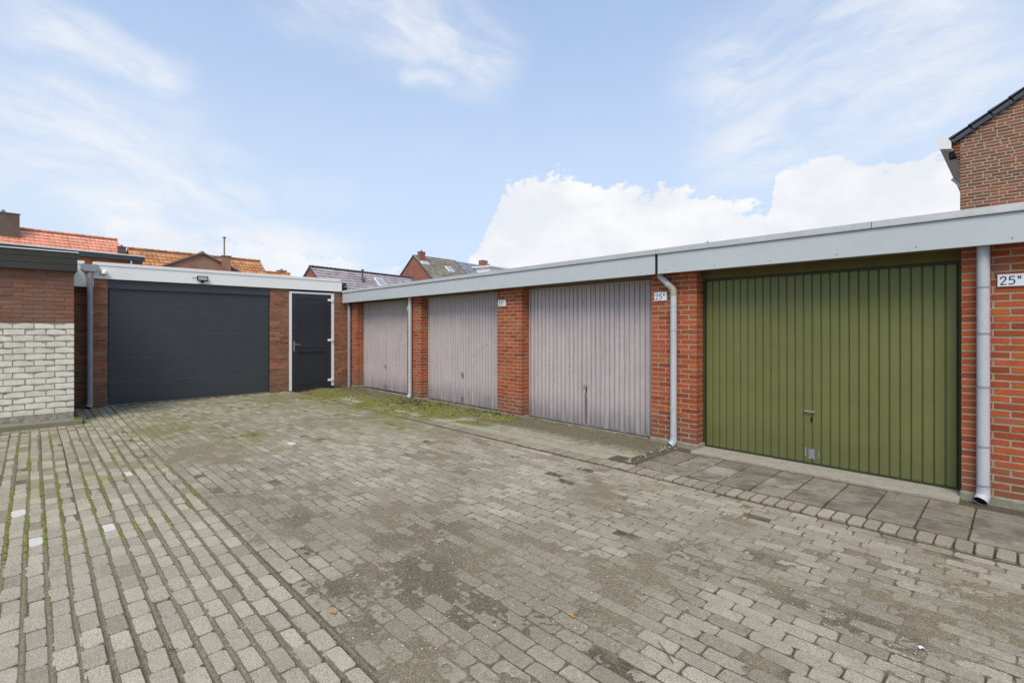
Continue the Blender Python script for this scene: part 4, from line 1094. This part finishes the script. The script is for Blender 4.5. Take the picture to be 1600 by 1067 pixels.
random.seed(31)
hA, A0, d, s_, tp = house('far house with a bright orange tiled roof and a wide chimney', (-36.31, -6.93), (-37.08, -1.18), 8.5, 4.2, 42, 'fb_brown', 'tileA', .26, .36, ext0=7, vergem='tileA')
chimney(hA, at(5, 357, 8.3), 1.5, .8, 7.2, 9.30, 'fb_grey', d, s_, 1)
hB, A0, d, s_, tp = house('far house with a weathered orange pantile roof beside the bright orange one', (-33.9, -.9), (-34.6, 8.5), 7.5, 4.5, 40, 'fb_brown', 'tileB', .30, .42, amp=.05, vergem='tileB')
chimney(hB, at(190, 390, 7.4), .45, .45, 6.8, 7.55, 'fb_grey', d, s_, 1, pot=.18)
hC, A0, d, s_, tp = house('low house with a dark brown brick gable facing the yard', at(317, 394.5, 6.15), (at(317, 394.5, 6.15)[0] - 14, at(317, 394.5, 6.15)[1] + .4), 6.15, 2.6, 26, 'fb_brown', 'tileB', .3, .4, ridge='lead', vergem='lead')
cc_ = chimney(hC, at(353, 400, depth=31), .45, .45, 4.4, 6.0, 'fb_brown', d, s_, 0)
q = at(350.5, 400, depth=31); mb = MB(); mb.tube([(q[0], q[1], 6.0), (q[0], q[1], 7.15)], .045, 10); mb.build('flue', 'fb_red', cc_)
mb = MB(); mb.tube([(q[0], q[1], 7.15), (q[0], q[1], 7.2), (q[0], q[1], 7.28)], [.07, .11, .05], 10); mb.build('flue_cap', 'steel_dull', cc_)
hD, A0, d, s_, tp = house('distant house whose orange ridge just clears the white fascia', (-38.56, 7.28), (-38.3, 12.4), 7.0, 3, 40, 'fb_red', 'tileB', vergem='tileB')
chimney(hD, at(440, 427, 7.05), .75, .7, 6.2, 7.25, 'fb_red', d, s_, 1, pot=.25)
random.seed(32)
hE, A0, d, s_, tp = house('house with a glossy maroon tiled roof with a vent pipe and roof window', (-27.27, 9.9), (-29.32, 20.57), 6.5, 4.2, 42, 'fb_red', 'tileE', .27, .34, ridge='verge', ext1=.2, amp=.06, lift=.07)


def on_roof(A_, d_, side_, tp_, zr, along, down): b = A_ + d_ * along + side_ * down; return Vector((b.x, b.y, zr - down * tp_))


cs, sn = math.cos(R(42)), math.sin(R(42)); V = -s_ * cs + Vector((0, 0, sn)); Nn = s_ * sn + Vector((0, 0, cs))
p = on_roof(A0, d, s_, tp, 6.5, 4.4, 1.0); mb = MB(); mb.tube([p, p + Vector((0, 0, .95))], .07, 10); mb.tube([p + Vector((0, 0, .80)), p + Vector((0, 0, 1.0))], .11, 10); mb.tube([p - Vector((0, 0, .1)), p + Vector((0, 0, .3))], [.28, .07], 10); mb.build('vent_pipe', 'verge', hE, smooth=40)


def rooflight(h, p, w, l, d_, V_, N_, fm='lead'):
    mb = MB(); a = [p - d_ * w / 2 - V_ * l / 2, p + d_ * w / 2 - V_ * l / 2, p + d_ * w / 2 + V_ * l / 2, p - d_ * w / 2 + V_ * l / 2]
    mb.prism([tuple(q) for q in a], tuple(N_ * .14)); f = mb.build('roof_window', fm, h)
    k = .09; a = [p - d_ * (w / 2 - k) - V_ * (l / 2 - k), p + d_ * (w / 2 - k) - V_ * (l / 2 - k), p + d_ * (w / 2 - k) + V_ * (l / 2 - k), p - d_ * (w / 2 - k) + V_ * (l / 2 - k)]
    mb = MB(); mb.prism([tuple(q + N_ * .141) for q in a], tuple(N_ * .012)); mb.build('pane', 'glass', f)


rooflight(hE, on_roof(A0, d, s_, tp, 6.5, 6.3, 1.0), .9, 1.15, d, V, Nn, 'white_frame')
random.seed(33)
hF, A0, d, s_, tp = house('brick gabled house with a moss grown tile roof and a chimney on its gable', (-33.85, 23.77), (-34.31, 29.87), 9.5, 5.0, 40, 'fb_red', 'tileF', .30, .36)
chimney(hF, at(658.5, 405, depth=54.2), .68, .5, 7.5, 9.85, 'fb_red', d, s_, 1)
cs, sn = math.cos(R(40)), math.sin(R(40)); V = -s_ * cs + Vector((0, 0, sn)); Nn = s_ * sn + Vector((0, 0, cs))
rooflight(hF, on_roof(A0, d, s_, tp, 9.5, 3.8, 1.65), .8, 1.0, d, V, Nn, 'white_frame'); rooflight(hF, on_roof(A0, d, s_, tp, 9.5, .75, 1.1), .9, .5, d, V, Nn, 'white_frame')
random.seed(34)
hG, A0, d, s_, tp = house('house with a grey slate roof and a white dormer right of the mossy roof', (-34.45, 29.95), (-36.07, 38.79), 9.42, 5.0, 40, 'fb_red', 'slate', .30, .36, amp=.012, ridge='slate', ext1=1.5)
chimney(hG, at(755, 413, depth=63), .95, .7, 8.3, 10.1, 'fb_red', d, s_, 2, pot=.15)
cpt = at(764, 413, depth=64); mb = MB(); mb.tube([(cpt[0], cpt[1], 8.5), (cpt[0], cpt[1], 9.9)], .1, 10); mb.tube([(cpt[0], cpt[1], 9.7), (cpt[0], cpt[1], 9.75)], .16, 10); mb.build('flue', 'steel_dull', hG)
c0_ = A0 + d * 5.3 + s_ * 1.8
def q3(al, si, z): v = A0 + d * al + s_ * si; return (v.x, v.y, z)
mb = MB(); mb.prism([q3(2.6, .6, 6.9), q3(7.6, .6, 6.9), q3(7.6, .6, 8.85), q3(2.6, .6, 8.85)], tuple(s_ * 2.6)); dm = mb.build('dormer', 'white', hG)
mb = MB(); mb.prism([q3(2.35, .4, 8.86), q3(7.85, .4, 8.86), q3(7.85, .4, 9.02), q3(2.35, .4, 9.02)], tuple(s_ * 3.05)); mb.build('dormer_roof', 'white_frame', dm)
# extension with dark gutter, behind the left garage
ex = thing('rear_extension', 'flat roofed orange brick extension with a long dark gutter and white edge', 'building')
ea = Vector((-17.89, -6.95, 0)); eb = Vector((-18.64, -1.87, 0)); d = (eb - ea).normalized(); s_ = Vector((d.y, -d.x, 0)); ea = ea - d * 5
def slabp(a, b_, s0, s1, z0, z1, nm, mm, par=ex, uvw=False):
    mb = MB(); q = [a + s_ * s0, b_ + s_ * s0, b_ + s_ * s1, a + s_ * s1]; mb.prism([(w.x, w.y, z0) for w in q], (0, 0, z1 - z0))
    if uvw: mb.uv = lambda v: ((Vector(v) - a).dot(d) + (Vector(v) - a).dot(s_), v[2])
    return mb.build(nm, mm, par)
slabp(ea, eb, -.12, 0.02, 4.90, 5.13, 'gutter', 'gutter_dark'); slabp(ea, eb, -.12, .04, 5.132, 5.19, 'roof_trim', 'white_frame')
slabp(ea, eb - d * .05, -4, -.13, 0, 5.1, 'wall', 'fb_orange', uvw=True)
pp = eb - d * .55; mb = MB(); mb.tube([(pp.x + s_.x * -.04, pp.y + s_.y * -.04, 0), (pp.x + s_.x * -.04, pp.y + s_.y * -.04, 5.0)], .055, 10); mb.build('downpipe', 'pvc', ex, smooth=40)

# ------------------------------------------------------------------ small things on the ground
def leafobj(px, py, size, m_, lab, cat, name, seed, z=.006):
    random.seed(seed); x, y = world_of(px, py); P = []
    for i in range(9):
        a = 2 * math.pi * i / 9; r_ = size * (1 if i % 2 == 0 else .62) * random.uniform(.8, 1.15) * (1.3 if i == 0 else 1)
        P.append((x + math.cos(a) * r_, y + math.sin(a) * r_ * .7, z + random.uniform(0, .010)))
    mb = MB(); n = len(P); c = (x, y, z + .004); lo = [(p[0], p[1], p[2] - .0015) for p in P] + [(x, y, z + .0025)]
    mb.add(P + [c] + lo, [(i, (i + 1) % n, n) for i in range(n)] + [(n + 1 + (i + 1) % n, n + 1 + i, 2 * n + 1) for i in range(n)] + [(i, n + 1 + i, n + 1 + (i + 1) % n, (i + 1) % n) for i in range(n)])
    tag(mb.build(name, m_, origin=(x, y, z)), lab, cat)


leafobj(521, 958, .028, 'leaf', 'dry yellow brown leaf on dark dirt beside the edge of the pale pavers', 'leaf', 'dry_leaf', 1)
leafobj(892, 963, .022, 'leaf', 'thin dry leaf on the dirty pavers in the centre foreground', 'leaf', 'dry_leaf', 2)
leafobj(1394, 1004, .009, 'leaf', 'tiny orange leaf fragment near the white scrap', 'leaf', 'dry_leaf', 3)
leafobj(1441, 1015, .019, 'paper', 'crumpled white scrap on dark pavers at the lower right', 'litter', 'paper_scrap', 4)
leafobj(640, 891, .012, 'twig', 'small brown leaf bit on dirt left of the foreground centre', 'leaf', 'dry_leaf', 5)
leafobj(657, 858-20, .014, 'leaf', 'small pale chip lying on the dirt in mid yard', 'leaf', 'dry_leaf', 6)
def twig(px, py, L, ang, lab, seed):
    random.seed(seed); x, y = world_of(px, py); pts = []
    for i in range(6):
        t_ = i / 5 - .5; pts.append((x + math.cos(ang) * L * t_ + random.uniform(-.004, .004), y + math.sin(ang) * L * t_ + random.uniform(-.004, .004), .007 + random.uniform(0, .004)))
    mb = MB(); mb.tube(pts, [.0022, .0028, .0028, .0024, .002, .001], 6); tag(mb.build('twig', 'twig', origin=(x, y, .007)), lab, 'twig')
twig(1040, 1020, .17, 2.5, 'long thin twig lying on pavers in the foreground', 1); twig(980, 1045, .10, .3, 'short dark twig below the long thin one', 2)
twig(1170, 907, .12, .2, 'thin twig on dirty pavers right of centre', 3); twig(270, 1016, .05, .9, 'short pale twig between the clean pavers at lower left', 4)

# moss cushions and weeds
def tuft_mesh(mb, x, y, z, n, h_, spread, w=.006):
    for i in range(n):
        a = random.uniform(0, 6.28); r_ = random.uniform(0, spread); bx, by = x + math.cos(a) * r_ * .5, y + math.sin(a) * r_ * .5
        hh = h_ * random.uniform(.5, 1.1); lx, ly = math.cos(a) * hh * random.uniform(.3, .9), math.sin(a) * hh * random.uniform(.3, .9)
        px, py = -math.sin(a) * w, math.cos(a) * w; t_ = (random.uniform(.2, 1), 0, 0)
        mb.add([(bx - px, by - py, z), (bx + px, by + py, z), (bx + lx * .5 + px * 1.2, by + ly * .5 + py * 1.2, z + hh * .7), (bx + lx * .5 - px * 1.2, by + ly * .5 - py * 1.2, z + hh * .7), (bx + lx, by + ly, z + hh * .8)],
               [(0, 1, 2, 3), (3, 2, 4)], t_)
random.seed(5)
def mosscl(n, cx, cy, rx, ry, smin, smax, zb=.004):
    for _ in range(n):
        x = random.gauss(cx, rx); y = min(-.01, random.gauss(cy, ry)) if cx > .5 else random.gauss(cy, ry)
        r_ = random.uniform(smin, smax); ring = []; k = 7
        vs = [(x + math.cos(6.283 * i / k) * r_ * random.uniform(.8, 1.2), y + math.sin(6.283 * i / k) * r_ * random.uniform(.8, 1.2), zb - .004) for i in range(k)]
        vs += [(x + math.cos(6.283 * i / k) * r_ * .6, y + math.sin(6.283 * i / k) * r_ * .6, zb + r_ * random.uniform(.35, .6)) for i in range(k)] + [(x, y, zb + r_ * .65)]
        mm_.add(vs, [(i, (i + 1) % k, k + (i + 1) % k, k + i) for i in range(k)] + [(k + i, k + (i + 1) % k, 2 * k) for i in range(k)], (random.uniform(.0, 1), 0, 0))
mm_ = MB()
mosscl(260, 3.2, -.75, .9, .22, .010, .028); mosscl(200, 4.9, -.55, .7, .18, .008, .026); mosscl(160, 5.7, -.38, .45, .12, .008, .028); mosscl(60, 1.2, -.7, .5, .25, .008, .024); mosscl(60, 6.4, -.25, .4, .08, .006, .018)
mosscl(60, 5.6, -.93, 1.2, .05, .006, .014)
o = mm_.build('moss', 'moss', kind='stuff', smooth=True); o['label'] = 'green moss cushions growing along the foot of the mauve garage doors'; o['category'] = 'moss'
def mossthing(x, y, zb, r_, lab):
    global mm_
    mm_ = MB()
    mosscl(26, x, y, r_, r_ * .6, .012, .035, zb); tag(mm_.build('moss_clump', 'moss', smooth=True), lab, 'moss')
mossthing(1.88, -5.44, .066, .06, 'yellow green moss clump on the kerb end by the white painted bricks') if False else None
mm_ = MB(); mosscl(34, 1.86, -5.47, .05, .03, .012, .035, .068) if False else [mosscl(1, .0, 0, 0, 0, .01, .01)] and None
mm_ = MB()
for _ in range(34):
    x, y = random.gauss(1.90, .045), random.gauss(-5.44, .025); r_ = random.uniform(.012, .032); k = 7; zb = .066
    vs = [(x + math.cos(6.283 * i / k) * r_, y + math.sin(6.283 * i / k) * r_, zb - .004) for i in range(k)] + [(x + math.cos(6.283 * i / k) * r_ * .6, y + math.sin(6.283 * i / k) * r_ * .6, zb + r_ * .8) for i in range(k)] + [(x, y, zb + r_)]
    mm_.add(vs, [(i, (i + 1) % k, k + (i + 1) % k, k + i) for i in range(k)] + [(k + i, k + (i + 1) % k, 2 * k) for i in range(k)], (random.uniform(.3, 1), 0, 0))
tag(mm_.build('moss_clump', 'moss', smooth=True), 'yellow green moss clump on the kerb end by the white painted bricks', 'moss')
wd = MB()
for _ in range(150):
    tuft_mesh(wd, random.gauss(3.9, .55), min(-.05, random.gauss(-.42, .20)), .008, random.randint(5, 9), .035, .03, .004)
for _ in range(60): tuft_mesh(wd, random.gauss(5.9, .35), min(-.03, random.gauss(-.14, .06)), .008, 6, .03, .03, .004)
for _ in range(40): tuft_mesh(wd, random.gauss(.8, .4), min(-.05, random.gauss(-.25, .12)), .004, 6, .03, .03, .004)
for _ in range(50): tuft_mesh(wd, random.uniform(6.5, 9.2), random.uniform(-.05, .0), .01, 4, .018, .02, .003)
o = wd.build('weeds', 'weed', kind='stuff'); o['label'] = 'low green weeds growing in the moss before the mauve doors'; o['category'] = 'weeds'
# sprigs growing on the roof edge
for x, h_, lab in ((9.72, .055, 'taller dry sprig growing on the roof trim'), (9.50, .035, 'short dry sprig growing on the roof trim left of the taller one')):
    mb = MB(); mb2 = mb; tuft_mesh(mb, x, -.12, 2.52, 9, h_, .03, .002); tag(mb.build('sprig', 'weed'), lab, 'plant')
# dark mat with debris before the side door
mt_ = MB(); random.seed(8); P = []
for i in range(26):
    a = 2 * math.pi * i / 26; P.append((.26 + .17 * math.cos(a) * random.uniform(.85, 1.1), -.90 + .60 * math.sin(a) * random.uniform(.9, 1.06), .004))
mt_.prism(P, (0, 0, .012)); M['wet'] = mat('dark_wet_soil', (.018, .018, .016), .9, (.045, .042, .03), 25, .7, bump=1, bs=60, bdist=.01)
tag(mt_.build('doormat', 'wet'), 'dark dirty mat lying before the anthracite side door', 'mat')
